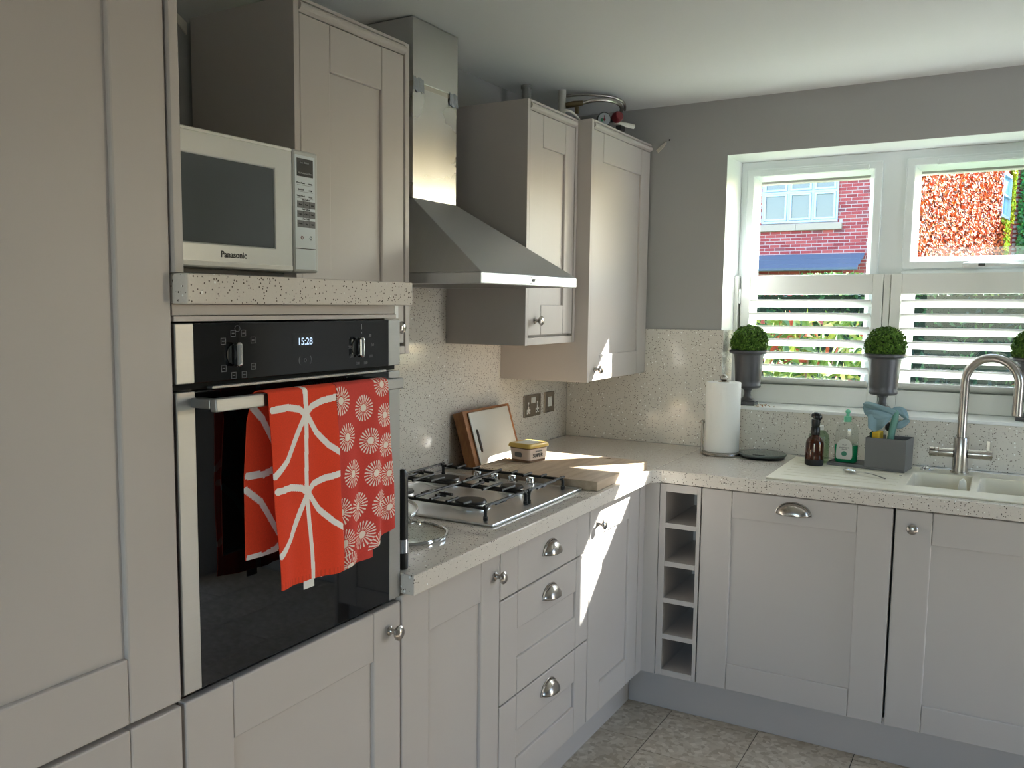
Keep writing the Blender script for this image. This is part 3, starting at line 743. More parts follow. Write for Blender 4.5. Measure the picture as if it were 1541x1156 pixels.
# --- base units, left run
def base_units():
    z0, z1 = .158, .861
    t = thing('base_cabinet', (.3, -1.91, .15), 'base cabinet with single shaker door between oven housing and drawers', 'cabinet')
    obj('carcass', G().box(0.0, FD - .021, -2.1335, -1.6885, .151, .864), M['carc'], t)
    d = shaker(t, 'door', L, -2.1325, -1.6905, FD, z0, z1, iu0=-2.026, iu1=-1.787, zt=.748)
    knob(d, L, -1.716, FD, .797)
    t = thing('drawer_unit', (.3, -1.40, .15), 'three-drawer base unit with cup handles below the hob', 'drawers')
    obj('carcass', G().box(0.0, FD - .021, -1.6880, -1.1055, .151, .864), M['carc'], t)
    for a, b, zt, zb, pn, hz in ((.724, z1, 0, 0, False, .797), (.437, .720, .618, .537, True, .668), (z0, .433, .331, .250, True, .384)):
        d = shaker(t, 'drawer_front', L, -1.6865, -1.1075, FD, a, b, iu0=-1.590, iu1=-1.203, zt=zt, zb=zb, panel=pn)
        cup(d, L, -1.391, FD, hz, .047, .034, .028)
    t = thing('base_cabinet', (.3, -.87, .15), 'base cabinet with sunlit shaker door next to the corner post', 'cabinet')
    obj('carcass', G().box(0.0, FD - .021, -1.1050, -.6615, .151, .864), M['carc'], t)
    d = shaker(t, 'door', L, -1.1035, -.6625, FD, z0, z1, iu0=-1.000, iu1=-.760, zt=.757, zb=.255)
    knob(d, L, -1.047, FD, .797)
    t = thing('corner_post', (.6, -.62, .15), 'plain cashmere corner post where the two runs meet', 'corner post')
    obj('left_face', G().box(FD - .021, FD, -.6605, -FW, z0, z1), M['cab'], t)
    obj('right_face', G().box(FD - .021, .6425, -FW + .0002, -FW + .02, z0, z1), M['cab'], t, bevel=.0008)
    # wine rack
    t = thing('wine_rack', (.717, -.45, .15), 'open five-hole wine rack beside the corner post', 'wine rack')
    xa, xb = .6445, .7905
    obj('side', G().box(xa, xa + .022, -FW, -.25, z0, z1), M['cab'], t, bevel=.001); obj('side', G().box(xb - .013, xb, -FW, -.25, z0, z1), M['cab'], t, bevel=.001)
    obj('back', G().box(xa + .0222, xb - .0132, -.262, -.251, z0, z1), M['carc'], t)
    obj('top', G().box(xa + .0222, xb - .0132, -FW + .001, -.2625, .834, z1), M['cab'], t)
    for zt in (.721, .581, .447, .313, .181):
        obj('shelf', G().box(xa + .0222, xb - .0132, -FW + .001, -.2625, zt - (.018 if zt > .2 else .0225), zt), M['cab'], t, bevel=.0008)
    # dishwasher and sink cabinet
    t = thing('dishwasher', (1.093, -.3, .15), 'integrated dishwasher behind a shaker front with one cup handle', 'dishwasher')
    obj('tub', G().box(.802, 1.386, -FW + .021, -.03, .151, .860), M['carc'], t)
    d = shaker(t, 'door', W, .794, 1.3925, FW, z0, z1, iu0=.8965, iu1=1.289, zt=.768, zb=.252)
    cup(d, W, 1.097, FW, .817)
    t = thing('sink_cabinet', (1.7, -.3, .15), 'base cabinet with shaker door under the sink bowls', 'cabinet')
    g = G().box(1.397, 1.415, -FW + .021, -.02, .151, .864).box(1.982, 2.0, -FW + .021, -.02, .151, .864).box(1.415, 1.982, -.035, -.02, .151, .864).box(1.415, 1.982, -FW + .021, -.035, .151, .169)
    obj('carcass', g, M['carc'], t)
    d = shaker(t, 'door', W, 1.3995, 1.9965, FW, z0, z1, iu0=1.501, iu1=1.895, zt=.758, zb=.248)
    knob(d, W, 1.449, FW, .807)
    tag(obj('end_panel', G().box(2.0015, 2.0195, -FW, -.013, 0.001, .8645), M['cab']), 'plain end panel closing the sink run', 'end panel')
base_units()
tag(obj('plinth', G().box(.50, .518, -3.335, -.528, .001, .150), M['cab']), 'cashmere kickboard under the hob run', 'plinth')
tag(obj('plinth', G().box(.519, 2.001, -.526, -.508, .001, .150), M['cab']), 'cashmere kickboard under the sink run', 'plinth')

# --- worktop
def worktop():
    t = thing('worktop', (.4, -.4, .865), 'L-shaped speckled quartz worktop with polished top', 'worktop')
    z0, z1 = .8652, .91
    g = G().box(0.0005, .622, -2.1330, -.0005, z0, z1)
    obj('slab', g, M['quartz'], t, bevel=.003)
    g = G().slab([.6221, 1.41, 1.965, 2.04], [-.616, -.470, -.180, -.0005], {(1, 1)}, z0, z1)
    obj('slab', g, M['quartz'], t, bevel=.003)
    g = G().prism([(.6221, -.640, z0), (.6221, -.6161, z0), (.650, -.6161, z0)], (0, 0, z1 - z0 - .0002))
    obj('corner_fillet', g, M['quartz'], t)
worktop()

# ================================================================== HOB
def hob():
    t = thing('gas_hob', (.3, -1.38, .91), 'stainless gas hob with black pan supports', 'hob')
    x0, x1, y0, y1 = .048, .557, -1.672, -1.094
    g = G(); z = .9103
    g.slab([x0, x0 + .016, x1 - .016, x1], [y0, y0 + .016, y1 - .016, y1], {(1, 1)}, z, z + .0075)
    obj('tray_rim', g, M['hobsteel'], t, bevel=.0035, seg=3)
    obj('tray', G().box(x0 + .0155, x1 - .0155, y0 + .0155, y1 - .0155, z, z + .0045), M['hobsteel'], t)
    zt = z + .0045
    for bx, by, r in ((.395, -1.510, .046), (.150, -1.500, .036), (.150, -1.262, .050), (.395, -1.262, .036)):
        b = obj('burner', G().lathe([(r * 1.25, 0), (r * 1.25, .002), (r * 1.02, .006), (r * .95, .012), (r * 1.0, .013)], (bx, by, zt), seg=32), M['hobsteel'], t, smooth=True)
        obj('burner_cap', G().lathe([(r * .99, 0), (r, .003), (r * .93, .008), (r * .5, .0095), (0, .0095)], (bx, by, zt + .0135), seg=32), M['matblack'], b, smooth=True)
    for i, kx in enumerate((.19, .255, .32, .385)):
        k = obj('control_knob', G().lathe([(.017, 0), (.017, .003), (.014, .005), (.013, .018), (.011, .021), (0, .021)], (kx, -1.116, zt), seg=20).box(kx - .003, kx + .003, -1.129, -1.103, zt + .018, zt + .025), M['chrome'], t, smooth=True)
    def grate(ya, yb):
        r = .0042; zz = .954; g = G()
        o = obj('pan_support', g.tube([(.070, ya, zz - .007), (.508, ya, zz - .007)], .0045, 8), M['matblack'], t, smooth=True)
        obj('bar', G().tube([(.070, yb, zz - .007), (.508, yb, zz - .007)], .0045, 8), M['matblack'], o, smooth=True)
        for x in (.068, .288, .511):
            obj('bar', G().tube([(x, ya - .006, zz), (x, yb + .006, zz)], r, 8), M['matblack'], o, smooth=True)
        ym = (ya + yb) / 2
        for x in (.07, .511):
            for y, s in ((ya, 1), (yb, -1)):
                pts = [(x, y + s * .016, zz), (x, y + s * .008, zz - .001), (x, y + s * .002, zz - .008), (x, y, zz - .016), (x, y, zt + .001)]
                obj('foot', G().tube(pts, .0050, 8).lathe([(.0066, 0), (.0066, .010)], (x, y, zt + .0005), seg=10), M['matblack'], o, smooth=True)
        for bx in (.150, .395):
            for dx in (-.052, 0, .052):
                for y, s in ((ya, 1), (yb, -1)):
                    ln = .030 if dx else .048
                    obj('finger', G().tube([(bx + dx, y - s * .012, zz), (bx + dx, y + s * ln, zz)], r, 8), M['matblack'], o, smooth=True)
            for s in (-1, 1):
                pts = [(bx + s * .098, ym - .028, zz - .012), (bx + s * .098, ym - .010, zz - .012), (bx + s * .085, ym, zz - .016), (bx + s * .098, ym + .010, zz - .012), (bx + s * .098, ym + .028, zz - .012)]
                obj('side_finger', G().tube(pts, .0045, 8), M['matblack'], o, smooth=True)
            obj('cross_rod', G().tube([(.29, ym, zz - .010), (.335, ym, zz - .010)], .0042, 8) if bx > .3 else G().tube([(.07, ym, zz - .010), (.105, ym, zz - .010)], .0042, 8), M['matblack'], o, smooth=True)
    grate(-1.630, -1.396); grate(-1.376, -1.142)
hob()

# ================================================================== THINGS ON THE LEFT WORKTOP
def lids():
    for i, (c, r, tilt, lab) in enumerate((((.392, -1.868, .9112), .128, 0, 'flat glass pan lid with steel rim lying on the worktop'),
                                       ((.268, -1.800, .956), .118, 8, 'smaller glass pan lid tilted on top of the flat lid'))):
        t = thing('saucepan_cover', c, lab, 'pan lid')
        n = 40; H = .016
        g = G().lathe([(r * .97, .006), (r * .9, .012), (r * .7, .019), (r * .4, .0245), (.02, .027)], c, seg=n)
        g.f = g.f[:-2]
        a = obj('glass', g, M['lidglass'], t, smooth=True)
        pr = [(r * .955, .0005), (r, .0005), (r * 1.005, .004), (r * .99, .009), (r * .955, .0085), (r * .955, .0005)]
        g = G().lathe(pr, c, seg=48); g.f = g.f[:-2]
        obj('rim', g, M['chrome'], t, smooth=True)
        cx, cy, cz = c
        pts = [(cx - .030, cy, cz + .027), (cx - .034, cy, cz + .040), (cx - .022, cy, cz + .052), (cx, cy, cz + .055), (cx + .022, cy, cz + .052), (cx + .034, cy, cz + .040), (cx + .030, cy, cz + .027)]
        obj('handle', G().tube(pts, .0042, 8), M['chrome'], t, smooth=True)
        obj('steam_vent', G().lathe([(.005, .020), (.005, .0275), (0, .028)], (cx + .05, cy + .03, cz), seg=12), M['chrome'], t)
        t.rotation_euler = (0, R(tilt), 0) if tilt else (0, 0, R(25))
lids()
def lighter():
    t = thing('gas_lighter', (.568, -2.100, .9103), 'slim black gas lighter with silver band standing by the oven side', 'lighter')
    c = (.568, -2.100, .9103)
    obj('base', G().lathe([(.0125, 0), (.0135, .003), (.0135, .036)], c, seg=20), M['black'], t, smooth=True)
    tag(obj('band', G().lathe([(.0138, .0362), (.0138, .0660)], c, seg=20), M['chrome'], t, smooth=True), 'silver metal band')
    obj('body', G().lathe([(.0132, .0662), (.0130, .195), (.0115, .212), (.007, .219), (0, .221)], c, seg=20), M['black'], t, smooth=True)
lighter()
def boards():
    # thick oak block leaning on the wall
    t = thing('chopping_board', (.05, -.82, .9105), 'thick oak end-grain chopping board leaning against the splashback', 'chopping board')
    lean = .060; h = .200; y0, y1 = -.985, -.640; th = .042
    nx, nz = math.cos(math.atan2(lean, h)), math.sin(math.atan2(lean, h))
    bx = .045 + lean * .0
    g = G()
    # local frame: up vector leans to the wall
    up = Vector((-lean, 0, h)).normalized(); out = Vector((up.z, 0, -up.x))
    o0 = Vector((.066, 0, .9107))           # bottom back edge
    hh = h
    for k in range(5):
        ya = y0 + (y1 - y0) * k / 5; yb = y0 + (y1 - y0) * (k + 1) / 5
        obj('stave', G().prism([o0 + Vector((0, ya + .0002, 0)), o0 + out * th + Vector((0, ya + .0002, 0)) , o0 + out * th + up * hh + Vector((0, ya + .0002, 0)), o0 + up * hh + Vector((0, ya + .0002, 0))], (0, yb - ya - .0004, 0)), M['oak'], t, bevel=.0015)
    lift = -out.z * th                       # front edge dips below the back edge: lift the block
    t.location.z += max(0, lift) + .0004
    # scratched glass board in front of it
    t2 = thing('chopping_board', (.13, -.80, .9105), 'scratched translucent chopping board leaning on the oak block', 'chopping board')
    o1 = o0 + out * (th + .0015) + Vector((0, 0, max(0, lift) + .001)); ya, yb = -.958, -.668; H2 = .190
    us = [ya, ya + .022, ya + .034, yb]; ws = [0.0, .045, .125, H2]
    g = G().slab(us, ws, {(1, 1)}, 0, .006).map(lambda u, q, n: tuple(o1 + Vector((0, u, 0)) + up * q + out * n))
    b = obj('board', g, M['acry'], t2, bevel=.002)
    g = G().tube([tuple(o1 + Vector((0, u, 0)) + up * q + out * .0063) for u, q in ((ya + .022, .05), (ya + .022, .12), (ya + .028, .126), (ya + .034, .12), (ya + .034, .05), (ya + .028, .044))], .0011, 6, True)
    tag(obj('handle_slot_rim', g, M['black'], t2), 'dark rim of the hand slot')
    t2.location.z += .0
    # big flat board
    t = thing('chopping_board', (.37, -.86, .9105), 'large flat wooden chopping board with ridges lying beside the hob', 'chopping board')
    z0, z1 = .9106, .9400
    x0, x1, ya, yb = .150, .604, -1.088, -.632
    e = .016
    obj('plank', G().slab([x0, .430, .474, x1], [ya, yb - .032, yb - .018, yb], {(1, 1)}, z0, z1), M['board'], t, bevel=.002)
    for i in range(11):
        xx = x0 + .010 + i * .0125
        obj('ridge', G().tube([(xx, ya + .015, z1 - .0008), (xx, yb - .15, z1 - .0008)], .0032, 6), M['board'], t, smooth=True)
    # margarine tub
    c = Vector((.248, -.860, z1 + .0028))
    t = thing('margarine_tub', tuple(c), 'small margarine tub with gold lid on the flat chopping board', 'tub')
    def rr(hx, hy, rad, z, n=6):
        p = []
        for sx, sy, a0 in ((1, 1, 0), (-1, 1, 90), (-1, -1, 180), (1, -1, 270)):
            for k in range(n + 1):
                a = R(a0 + 90 * k / n); p.append((sx * (hx - rad) + rad * math.cos(a), sy * (hy - rad) + rad * math.sin(a), z))
        return p
    rz = R(-12)
    def loft(rings):
        g = G(); n = len(rings[0])
        for rg in rings:
            g.v += [tuple(c + Vector((p[0] * math.cos(rz) - p[1] * math.sin(rz), p[0] * math.sin(rz) + p[1] * math.cos(rz), p[2]))) for p in rg]
        for j in range(len(rings) - 1):
            g.f += [(j * n + i, j * n + (i + 1) % n, (j + 1) * n + (i + 1) % n, (j + 1) * n + i) for i in range(n)]
        g.f += [tuple(range(n))[::-1], tuple((len(rings) - 1) * n + i for i in range(n))]
        return g
    B = loft([rr(.0420, .0500, .012, 0), rr(.0422, .0503, .012, .008)]); obj('base_band', B, M['tubbrown'], t, smooth=True)
    B = loft([rr(.0424, .0505, .012, .0081), rr(.0450, .0535, .012, .046)]); lb = obj('printed_side', B, M['tubbody'], t, smooth=True)
    B = loft([rr(.0450, .0535, .012, .0461), rr(.0455, .054, .012, .053)]); obj('top_band', B, M['tubbrown'], t, smooth=True)
    B = loft([rr(.0495, .058, .013, .0505), rr(.0505, .059, .013, .0535), rr(.0495, .058, .013, .0600), rr(.046, .0545, .012, .0640)]); ld = obj('lid', B, M['tublid'], t, smooth=True)
    B = loft([rr(.034, .042, .01, .0640), rr(.034, .042, .01, .0644)]); tag(obj('lid_print', B, M['whiteplastic'], ld), 'white printed area on the lid')
    # printed words on the side facing the room and the near end
    def Fx(u, d, z):                                      # side facing +x
        p = Vector((.0442 + d + (z - .008) * .065, u, z)); return tuple(c + Vector((p.x * math.cos(rz) - p.y * math.sin(rz), p.x * math.sin(rz) + p.y * math.cos(rz), p.z)))
    def Fy(u, d, z):                                      # end facing -y
        p = Vector((u, -.0524 - d - (z - .008) * .065, z)); return tuple(c + Vector((p.x * math.cos(rz) - p.y * math.sin(rz), p.x * math.sin(rz) + p.y * math.cos(rz), p.z)))
    text('side_print', 'SUPER', Fx, -.004, .0002, .0225, .020, M['print'], lb); text('side_print', 'spreadable', Fx, .0, .0002, .038, .009, M['printg'], lb)
    obj('end_print', G().add([Fy(u, .0008, z) for u, z in ((-.018, .020), (-.014, .017), (.010, .017), (.014, .020), (.014, .030), (.010, .034), (-.014, .034), (-.018, .030))], [tuple(range(8))]), M['printg'], lb)
boards()

def sockets():
    t = thing('double_socket', (.004, -.348, 1.076), 'brushed steel double wall socket with white outlets', 'socket')
    obj('plate', G().box(.0004, .0065, -.4225, -.2725, 1.031, 1.121), M['socket'], t, bevel=.0015)
    for y in (-.388, -.307):
        obj('outlet', G().box(.0066, .0085, y - .004, y + .004, 1.066, 1.092).box(.0066, .0085, y - .015, y - .004, 1.044, 1.063).box(.0066, .0085, y + .004, y + .015, 1.044, 1.063).box(.0066, .0085, y - .004, y + .004, 1.048, 1.066), M['whiteplastic'], t, bevel=.0008)
        obj('pin_hole', G().box(.0086, .0089, y - .002, y + .002, 1.074, 1.084).box(.0086, .0089, y - .012, y - .006, 1.050, 1.055).box(.0086, .0089, y + .006, y + .012, 1.050, 1.055), M['gap'], t)
    for y in (-.357, -.338): obj('rocker', G().box(.0066, .0105, y - .008, y + .008, 1.086, 1.110), M['whiteplastic'], t, bevel=.001)
    for y in (-.413, -.282): obj('screw', G().lathe([(.003, 0), (.003, .0006)], (.0066, y, 1.076), (1, 0, 0), 12), M['chrome'], t)
    t = thing('isolator_switch', (.004, -.185, 1.077), 'brushed steel single switch plate beside the double socket', 'switch')
    obj('plate', G().box(.0004, .0065, -.2330, -.1400, 1.033, 1.121), M['socket'], t, bevel=.0015)
    obj('surround', G().box(.0066, .008, -.207, -.166, 1.058, 1.099), M['whiteplastic'], t, bevel=.0006)
    obj('rocker', G().box(.0081, .0115, -.200, -.173, 1.062, 1.095), M['whiteplastic'], t, bevel=.001)
sockets()

# ================================================================== THINGS ON THE WINDOW WORKTOP
def sink():
    t = thing('sink', (1.5, -.33, .91), 'cream composite sink with drainer and one and a half bowls', 'sink')
    z0, z1 = .9102, .9165
    g = G().slab([.997, 1.412, 1.588, 1.612, 1.957, 1.995], [-.578, -.468, -.186, -.080], {(1, 1), (3, 1)}, z0, z1)
    obj('deck', g, M['cream'], t, bevel=.0028, seg=3)
    for xa, xb, dep in ((1.4115, 1.5885, .095), (1.6115, 1.9575, .175)):
        ya, yb = -.4685, -.1855; za = z1 - .0028; zb = z1 - dep; o = .010
        vs = [(xa, ya, za), (xb, ya, za), (xb, yb, za), (xa, yb, za), (xa + o, ya + o, zb), (xb - o, ya + o, zb), (xb - o, yb - o, zb), (xa + o, yb - o, zb)]
        g = G().add(vs, [(4, 5, 6, 7)] + [(i, (i + 1) % 4, 4 + (i + 1) % 4, 4 + i) for i in range(4)])
        b = obj('bowl', g, M['cream'], t, bevel=.022, seg=5)
        obj('drain', G().lathe([(.030, 0), (.030, .003), (.022, .002), (0, .001)], ((xa + xb) / 2, (ya + yb) / 2, zb), seg=24), M['chrome'], b, smooth=True)
    for i in range(7):
        yy = -.50 + i * .055
        obj('drainer_rib', G().tube([(1.03, yy, z1 - .0012), (1.385, yy, z1 - .0012)], .0026, 6), M['cream'], t, smooth=True)
    tag(obj('waste_control', G().lathe([(.0215, 0), (.0215, .003), (.015, .0035), (.013, .009), (.009, .012), (0, .0125)], (1.446, -.125, z1 + .0002), seg=28), M['chrome'], t, smooth=True), 'chrome pop-up waste control')
    tag(obj('deck_mark', G().box(1.375, 1.384, -.300, -.290, z1, z1 + .0004), M['printg'], t), 'tiny grey mark on the drainer')
sink()
def tap():
    c = (1.546, -.132, .9168)
    t = thing('kitchen_tap', c, 'brushed steel swan-neck mixer tap with two levers', 'tap')
    x, y, z = c
    obj('base_ring', G().lathe([(.0285, 0), (.0285, .005), (.025, .006)], c, seg=32), M['tapsteel'], t, smooth=True)
    obj('body', G().lathe([(.0245, .006), (.0235, .050), (.0235, .122), (.0225, .124)], c, seg=32), M['tapsteel'], t, smooth=True)
    R0 = .085; top = 1.318 - R0
    dx, dy = .93, -.37
    pts = [(x, y, z + .124), (x, y, z + .2), (x, y, top)]
    for k in range(1, 19):
        a = math.pi * k / 18 * 1.04
        q = R0 * (1 - math.cos(a)); pts.append((x + dx * q, y + dy * q, top + R0 * math.sin(a)))
    ex = pts[-1]
    pts.append((ex[0] - .001, ex[1], ex[2] - .055))
    obj('spout', G().tube(pts, .0145, 20), M['tapsteel'], t, smooth=True)
    obj('nozzle', G().lathe([(.0155, 0), (.0155, -.034), (.0125, -.036)], (ex[0] - .001, ex[1], ex[2] - .0552), seg=24), M['tapsteel'], t, smooth=True)
    for s in (-1, 1):
        a = obj('side_valve', G().lathe([(.0155, .0), (.0155, .044), (.0150, .046)], (x + s * .022, y, z + .068), (s, 0, 0), 24), M['tapsteel'], t, smooth=True)
        l = obj('lever_cap', G().lathe([(.0165, .0462), (.0165, .070), (.0155, .073)], (x + s * .022, y, z + .068), (s, 0, 0), 24), M['tapsteel'], t, smooth=True)
        if s > 0: obj('lever', G().box(x + .076, x + .087, y - .005, y + .005, z + .0835, z + .118), M['tapsteel'], l, bevel=.001)
        else: obj('lever', G().box(x - .0945, x - .078, y - .03, y + .004, z + .0805, z + .0870), M['tapsteel'], l, bevel=.001)
    obj('red_ring', G().lathe([(.0160, .0445), (.0160, .0460)], (x - .022, y, z + .068), (-1, 0, 0), 24), M['red'], t)
tap()
g = G().prism([(1.546, -.372, .822), (1.584, -.372, .822), (1.576, -.372, .926), (1.568, -.372, .938), (1.556, -.372, .930)], (0, .008, 0))
tag(obj('pan_scraper', g, M['whiteplastic'], base=(1.57, -.37, .822), bevel=.003), 'white fin-shaped plastic scraper standing in the half bowl', 'scraper')

def paper():
    c = (.733, -.150, .9105)
    t = thing('paper_towel_holder', c, 'brushed metal paper towel holder with ball finial and side arm', 'holder')
    obj('base', G().lathe([(.078, 0), (.080, .004), (.078, .010), (.070, .013), (0, .013)], c, seg=40), M['nickel'], t, smooth=True)
    obj('pole', G().tube([(c[0], c[1], .9236), (c[0], c[1], 1.205)], .006, 12), M['nickel'], t, smooth=True)
    obj('finial', G().lathe([(.004, 0), (.0125, .006), (.0155, .014), (.0125, .023), (.006, .028), (0, .029)], (c[0], c[1], 1.196), seg=20), M['nickel'], t, smooth=True)
    a = Vector((-.94, -.34, 0)).normalized() * .074
    obj('side_arm', G().tube([(c[0] + a.x, c[1] + a.y, .9225), (c[0] + a.x, c[1] + a.y, 1.030)], .0042, 10).lathe([(.003, 0), (.0085, .005), (.0095, .010), (.007, .016), (0, .019)], (c[0] + a.x, c[1] + a.y, 1.027), seg=16), M['nickel'], t, smooth=True)
    r = thing('paper_towel_roll', (c[0], c[1], .9240), 'full white paper towel roll on the metal holder', 'paper towel')
    g = G(); n = 48
    prof = [(.0215, .0), (.0640, .0), (.0655, .002), (.0650, .268), (.0635, .271), (.0215, .271), (.0215, 0)]
    g.lathe(prof, (c[0], c[1], .9242), seg=n); g.f = g.f[:-2]
    obj('paper', g, M['paper'], r, smooth=True)
    obj('core', (lambda q: (q.lathe([(.0213, .0), (.0213, .271), (.0200, .271), (.0200, 0), (.0213, 0)], (c[0], c[1], .9242), seg=24), setattr(q, 'f', q.f[:-2]), q)[2])(G()), plain('cardboard_core', (168, 140, 110), .9), r, smooth=True)
paper()
def scale():
    c = (.888, -.142, .9104)
    t = thing('kitchen_scale', c, 'round dark glass kitchen scale beside the paper towel', 'kitchen scale')
    obj('base', G().lathe([(.076, 0), (.082, .004), (.084, .010)], c, seg=48), M['black'], t, smooth=True)
    obj('top_plate', G().lathe([(.086, .0102), (.0875, .012), (.0875, .016), (.086, .0175), (0, .0178)], c, seg=56), M['scaleglass'], t, smooth=True)
    obj('display', G().box(c[0] - .022, c[0] + .022, c[1] - .070, c[1] - .058, c[2] + .0178, c[2] + .0182), M['rubber'], t)
scale()
def spray():
    c = (1.091, -.240, .9168)
    t = thing('spray_bottle', c, 'amber glass bottle with black pump head on the drainer', 'bottle')
    obj('glass', G().lathe([(.028, 0), (.0305, .004), (.031, .020), (.031, .078), (.029, .088), (.0225, .099), (.0145, .106), (.0125, .110)], c, seg=36), M['amber'], t, smooth=True)
    obj('sleeve', G().lathe([(.0292, -.0002), (.0315, .004), (.0318, .022)], c, seg=36), M['rubber'], t, smooth=True)
    obj('collar', G().lathe([(.0150, .110), (.0155, .112), (.0155, .138), (.013, .141)], c, seg=24), M['black'], t, smooth=True)
    x, y, z = c
    g = G().lathe([(.0135, 0), (.0145, .004), (.0150, .016), (.0150, .026)], (x, y, z + .1412), seg=24)
    obj('pump_neck', g, M['black'], t, smooth=True)
    g = G().lathe([(.0, -.004), (.0165, -.003), (.0195, .003), (.0190, .010), (.0150, .0165), (.008, .0200), (0, .0210)], (x, y, z + .1715), Vector((.42, 0, .9)).normalized(), seg=28, sx=1.0, sy=.8, ref=Vector((.9, 0, -.42)).normalized())
    tag(obj('pump_head', g, plain('gloss_black', (16, 16, 17), .22), t, smooth=True), 'sloping glossy black pump head')
    c = (1.092, -.165, .9168)
    t = thing('glass_bottle', c, 'pale green clear bottle hidden behind the amber spray bottle', 'bottle')
    obj('glass', G().lathe([(.032, 0), (.036, .004), (.036, .085), (.033, .102), (.022, .116), (.014, .120)], c, seg=32), M['greenglass'], t, smooth=True)
    obj('cap', G().lathe([(.015, .1203), (.015, .135), (.013, .137)], c, seg=20), M['whiteplastic'], t)
spray()
def caddy():
    c = (1.26, -.17, .9166)
    t = thing('sink_caddy', c, 'grey plastic sink caddy with bottle tray and deep holder', 'caddy')
    z = .9167
    rot = R(-7)
    def T(g, o=(1.26, -.172)):
        return g.map(lambda x, y, zz: (o[0] + (x - o[0]) * math.cos(rot) - (y - o[1]) * math.sin(rot), o[1] + (x - o[0]) * math.sin(rot) + (y - o[1]) * math.cos(rot), zz))
    obj('tray', T(G().box(1.135, 1.395, -.232, -.118, z, z + .008)), M['caddy'], t, bevel=.0035, seg=3)
    g = G().slab([1.135, 1.140, 1.258], [-.232, -.227, -.123, -.118], {(1, 1)}, z + .0081, z + .0125)
    obj('tray_lip', T(g), M['caddy'], t, bevel=.0015)
    g = G().slab([1.263, 1.2665, 1.3915, 1.395], [-.232, -.2285, -.1215, -.118], {(1, 1)}, z + .0082, 1.030)
    obj('holder', T(g), M['caddy'], t, bevel=.0012)
    g = G().box(1.2667, 1.3913, -.2283, -.1217, z + .0083, z + .010); obj('holder_floor', T(g), M['rubber'], t)
    # sponge, cloth, brush
    s = thing('sponge', (1.288, -.17, .935), 'yellow washing-up sponge with green scourer in the caddy', 'sponge')
    obj('foam', T(G().box(1.2795, 1.303, -.215, -.150, .9275, 1.049)), M['sponge'], s, bevel=.004); obj('scourer', T(G().box(1.2725, 1.2793, -.215, -.150, .9275, 1.047)), M['scour'], s, bevel=.001)
    b = thing('dish_brush', (1.33, -.18, .935), 'teal-handled dish brush standing in the caddy', 'brush')
    p0, p1 = Vector((1.318, -.205, .929)), Vector((1.347, -.188, 1.128))
    d = (p1 - p0).normalized()
    obj('handle', G().lathe([(.006, 0), (.010, .02), (.0125, .10), (.0130, .165), (.010, .192), (.005, .201), (0, .202)], p0, d, 18, sx=1, sy=.75), M['brush'], b, smooth=True)
    q0 = Vector((1.312, -.150, .930))
    k = thing('bottle_brush', (1.31, -.15, .93), 'black-headed brush under the folded blue cloth', 'brush')
    obj('shaft', G().tube([q0, (1.320, -.148, 1.045)], .005, 10), M['whiteplastic'], k, smooth=True)
    obj('head', G().lathe([(.008, 0), (.016, .008), (.018, .020), (.012, .032), (0, .036)], (1.322, -.147, 1.046), (.2, 0, 1), 16), M['black'], k, smooth=True)
    # crumpled cloth
    cl = thing('dish_cloth', (1.31, -.165, 1.06), 'crumpled pale blue dish cloth draped over the brushes', 'cloth')
    def fold(pts, wid, thick, ph, tw):
        # soft flattened roll of cloth along a path, pleated around its girth
        P = [Vector(p) for p in pts]; n = 48; m = 22; g = G()
        def at(u):
            x = u * (len(P) - 1); i = min(int(x), len(P) - 2); q = x - i
            a, b, c, d = P[max(i - 1, 0)], P[i], P[i + 1], P[min(i + 2, len(P) - 1)]
            return .5 * ((2 * b) + (c - a) * q + (2 * a - 5 * b + 4 * c - d) * q * q + (3 * b - a - 3 * c + d) * q ** 3)
        for i in range(n + 1):
            u = i / n; c = at(u); d = (at(min(1, u + .02)) - at(max(0, u - .02))).normalized()
            s_ = d.cross(Vector((0, -1, 0))).normalized(); o_ = d.cross(s_)
            e = math.sin(math.pi * min(1, max(0, u * 1.08 + .02))) ** .35
            for k in range(m):
                t = 2 * math.pi * k / m + tw * u
                r = 1 + .16 * math.sin(3 * t + ph + 4 * u) + .10 * math.sin(5 * t - 7 * u + ph)
                g.v.append(tuple(c + s_ * (wid * e * r * math.cos(t)) + o_ * (thick * e * r * math.sin(t))))
        for i in range(n):
            for k in range(m):
                l = (k + 1) % m; g.f.append((i * m + k, i * m + l, (i + 1) * m + l, (i + 1) * m + k))
        return obj('fold', g, M['cloth'], cl, smooth=True, angle=75)
    fold([(1.236, -.165, 1.140), (1.262, -.178, 1.139), (1.300, -.190, 1.128), (1.335, -.192, 1.120), (1.352, -.186, 1.108)], .013, .010, .3, 1.0)
    fold([(1.250, -.196, 1.112), (1.275, -.206, 1.112), (1.310, -.204, 1.106), (1.340, -.198, 1.108)], .014, .012, 1.7, .8)
    fold([(1.330, -.180, 1.124), (1.352, -.172, 1.126), (1.368, -.170, 1.112), (1.384, -.172, 1.094)], .013, .012, 2.9, 1.4)
    fold([(1.384, -.168, 1.097), (1.370, -.172, 1.082), (1.350, -.178, 1.075), (1.338, -.182, 1.088)], .012, .010, .9, 1.1)
    fold([(1.242, -.150, 1.137), (1.252, -.152, 1.112), (1.270, -.156, 1.098)], .014, .008, 2.2, .6)
    g = G(); n2 = 24
